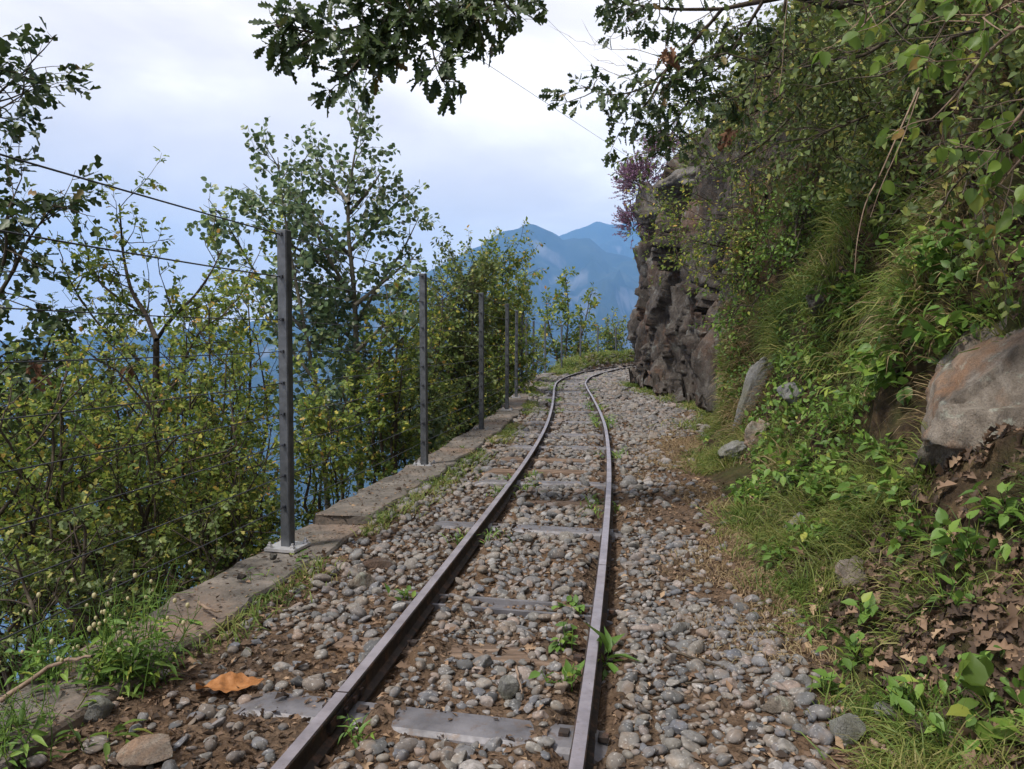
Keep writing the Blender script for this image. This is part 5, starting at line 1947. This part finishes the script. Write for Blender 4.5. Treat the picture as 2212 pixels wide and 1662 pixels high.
LVS = [dict(per_m=13, len=(0.25, 0.6), ang=(20, 55), r=0.0045, start=0.1, jit=0.14, n=5, trop=(-0.03, 0, 0.0)),
       dict(per_m=11, len=(0.10, 0.25), ang=(35, 70), r=0.002, start=0.05, jit=0.2, n=3, leaf_m=44, taper=0.2)]
hang('blackthorn_shrub', 'light spreading thorn bush fanning left across the rock face', 8.0, 0.47, ([(1640, 560), (1580, 540), (1500, 520), (1420, 500)], [(1640, 560), (1600, 500), (1540, 440), (1480, 410)], [(1650, 580), (1600, 590), (1520, 590), (1460, 560)], [(1670, 540), (1650, 460), (1620, 400), (1600, 360)], [(1640, 520), (1560, 480), (1470, 470), (1410, 440)]), 8.0, L_HAW, LEAF_DIAM, (0.03, 0.055), LVS, 0.012, M_BARK)
hang('bank_shrub', 'green leafy shrub filling the hollow between cliff and grassy bank', 7.4, 0.52, ([(1640, 640), (1600, 660), (1570, 700)], [(1680, 560), (1660, 520), (1640, 480)], [(1700, 600), (1690, 650), (1660, 700)], [(1720, 520), (1720, 460), (1700, 420)], [(1760, 560), (1750, 500), (1740, 450)]), 7.0, L_WEED, LEAF_DIAM, (0.03, 0.055), LVS, 0.010, M_BARK, 'shrub', 0.2)

# hazel hanging in at the top right, close to the camera
LVH = [dict(per_m=15, len=(0.12, 0.3), ang=(30, 65), r=0.003, start=0.1, jit=0.16, n=4, trop=(0, 0, -0.10)),
       dict(per_m=10, len=(0.05, 0.12), ang=(35, 70), r=0.0016, start=0.1, jit=0.2, n=3, leaf_m=52, taper=0.2)]
p_ = Plant()
hb = hill_pt(2.6, 0.62)
for g in ([(2300, -150), (2150, -80), (2000, -30), (1900, 20), (1860, 60)], [(2100, -60), (2050, 40), (2000, 110)], [(2300, 0), (2200, 60), (2130, 120), (2060, 210), (2000, 270)], [(2350, 150), (2250, 200), (2180, 280), (2150, 350)], [(2300, -60), (2200, 0), (2120, 40)], [(2340, 220), (2260, 290), (2200, 350), (2160, 400)]):
    q = catmull([hb] + [W(x, y, 2.35 + rng.normal(0, 0.12)) for x, y in g], 4)
    p_.limb(q, 0.008, 0.002, 6)
    p_.shoot(q[5:], 0.006, LVH)
p_.build('hazel_shrub', 'bright green hazel sprays drooping into the top right corner', 'shrub', hb, LEAF_HAZEL, L_HAZEL, M_TWIG, (0.036, 0.062), up=(0, -0.6, 0.4), droop=0.7, njit=0.5)


def bramble(label, g, Y, r, leafy):
    p = Plant()
    q = catmull([W(x, y, Y) for x, y in g], 6)
    p.limb(q, r, r * 0.4, 5)
    if leafy:
        p.leaves_on(q, leafy, 0.05)
    return p.build('bramble_shoot', label, 'vine', q[0], LEAF_HAZEL, L_HAZEL, M_TWIG, (0.05, 0.08), droop=0.5)


bramble('long pale bare shoot hanging down over the bank', [(1985, 190), (1940, 290), (1900, 380), (1870, 440), (1852, 520), (1846, 590)], 2.9, 0.004, 0)
bramble('second thin shoot beside the long pale hanging shoot', [(1985, 200), (1950, 300), (1905, 400), (1880, 470)], 2.95, 0.003, 9)
bramble('thin dark vine hanging from the oak at top right', [(1705, -40), (1695, 60), (1690, 140), (1680, 210)], 4.0, 0.003, 3)
# bare twigs sticking out at the oak's left side
p_ = Plant()
for g in ([(1500, 130), (1400, 120), (1300, 100), (1225, 80)], [(1480, 150), (1380, 150), (1290, 130)], [(1460, 190), (1360, 170), (1280, 150)], [(1450, 100), (1370, 70), (1290, 95)]):
    q = catmull([W(x, y, 5.6) for x, y in g], 4)
    q = q + rng.normal(0, 0.012, q.shape)
    p_.limb(q, 0.0032, 0.001, 5)
    p_.shoot(q, 0.003, [dict(per_m=9, len=(0.12, 0.35), ang=(20, 45), r=0.0016, start=0.2, jit=0.12, n=4)])
p_.build('dead_branch', 'bare pale dead twigs sticking out below the oak leaves', 'branch', W(1500, 130, 5.6), LEAF_OVATE, L_DARK, M_TWIG, (0.02, 0.03))


for px, py, Y, lab, sz in ((1440, 120, 4.9, 'withered brown leaf cluster hanging in the oak at right', 0.10), (1582, 300, 5.2, 'withered brown leaves dangling below the blackthorn', 0.09), (60, 800, 3.9, 'reddish brown withered leaves in the oak at the left edge', 0.10), (288, 815, 4.2, 'rusty dead leaf spray in the hawthorn thicket', 0.08)):
    p_ = Plant()
    q = W(px, py - 25, Y)
    for _ in range(4):
        qq = wander(q, unit(np.array([0, 0, -1.0]) + rng.normal(0, 0.4, 3)), sz * rng.uniform(0.7, 1.4), 3, 0.2, np.zeros(3))
        p_.thin.append((qq, np.linspace(0.002, 0.001, 4), 3))
        p_.leaves_on(qq, 45, 0.1)
    p_.build('withered_leaves', lab, 'leaves', q, LEAF_DEAD, L_WITHER, M_TWIG, (0.05, 0.08), droop=0.8)


# heather on the cliff corner
def heather(label, ctr, rad, n):
    e = empty('heather_bush', ctr, label, 'shrub')
    a = unit(rng.normal(size=(n, 3)) * np.array([1, 1, 0.8]) + np.array([-0.5, -0.2, 0.45]))
    P0 = np.array(ctr) + a * np.array(rad) * rng.uniform(0.2, 0.75, (n, 1))
    d = unit(a + np.array([-0.1, 0, 0.5]) + rng.normal(0, 0.25, a.shape))
    L = rng.uniform(0.14, 0.34, n)
    tubes = [(np.array([p, p + dd * l * 0.6, p + dd * l]), np.array([0.004, 0.003, 0.002]), 3) for p, dd, l in zip(P0, d, L)]
    v, f = tubes_mesh(tubes)
    wobj('stems', v, f, M_BARK, e, kind='stuff')
    k = 14
    u = rng.uniform(0.35, 1.0, (n, k, 1))
    P = (P0[:, None] + d[:, None] * (L[:, None, None] * u)).reshape(-1, 3)
    D = unit(np.repeat(d, k, 0) + rng.normal(0, 0.7, P.shape))
    v, f = place(LEAF_DIAM, P, D, rng.normal(size=P.shape), rng.uniform(0.025, 0.05, len(P)))
    wobj('blossom', v, f, L_HEATHER, e, kind='stuff')


heather('purple flowering heather cushion on the cliff corner against the sky', W(1385, 400, 15.0), (0.45, 0.7, 0.55), 420)
heather('lower purple heather tuft clinging to the cliff edge', W(1368, 490, 15.2), (0.22, 0.3, 0.45), 160)
heather('brownish heather on the cliff crest above the purple cushion', W(1440, 330, 14.8), (0.5, 0.7, 0.35), 260)

# overhead wires
for lab, a, b in (('thin aerial cable crossing the sky down to the cliff', W(985, 95, 9.0), W(1420, 380, 24.0)), ('second faint aerial cable behind the oak leaves', W(1150, 10, 8.0), W(1330, 190, 14.0))):
    u = np.linspace(-1.6, 1, 24)[:, None]
    pts = a * (1 - u) + b * u
    v, f = tubes_mesh([(pts, np.full(24, 0.0035 if 'second' not in lab else 0.0018), 5)])
    tag(wobj('aerial_cable', v, f, M_CABLE, None, pts[0]), lab, 'cable')

# ================================================================== HAZE
def haze():
    v, f = box_vf(-700, 3300, 0, 12200, 9600, 3600)
    v[:, 2] = np.where(v[:, 2] < 0, -790, 1130)
    me = mesh_data('haze', v, f)
    m = bpy.data.materials.new('haze_air')
    m.use_nodes = True
    nt = m.node_tree
    nt.nodes.remove(nt.nodes['Principled BSDF'])
    pv = nt.nodes.new('ShaderNodeVolumePrincipled')
    pv.inputs['Color'].default_value = (0.26, 0.54, 1.0, 1)
    pv.inputs['Density'].default_value = 1.35e-4
    pv.inputs['Anisotropy'].default_value = 0.0
    nt.links.new(pv.outputs['Volume'], nt.nodes['Material Output'].inputs['Volume'])
    me.materials.append(m)
    o = obj('haze', me, kind='stuff')
    tag(o, 'bluish summer haze filling the valley air', 'haze')


haze()

GROUPS = {'hawthorn_shrub': 'hawthorn thicket below the wall', 'aspen_tree': 'aspens behind the fence', 'tall_bush': 'bushes along the wall further on', 'far_bush': 'bushes at the far bend',
          'blackthorn_shrub': 'thorny scrub on the upper bank', 'weed_plant': 'weeds by the track and on the bank', 'campion_plant': 'campion clumps by the wall', 'large_stone': 'larger stones by the track',
          'small_stone': 'small stones lying on the wall', 'rock': 'rocks along the bank and cliff', 'stick': 'fallen sticks and twigs', 'heather_bush': 'heather on the cliff corner',
          'bramble_shoot': 'shoots hanging over the bank', 'aerial_cable': 'aerial cables', 'withered_leaves': 'withered leaf clusters', 'oak_tree': 'oaks'}
for o in list(col.objects):
    if o.parent is None and o.get('category') and o.get('kind') is None:
        g = GROUPS.get(o.name.split('.')[0])
        if g:
            o['group'] = g
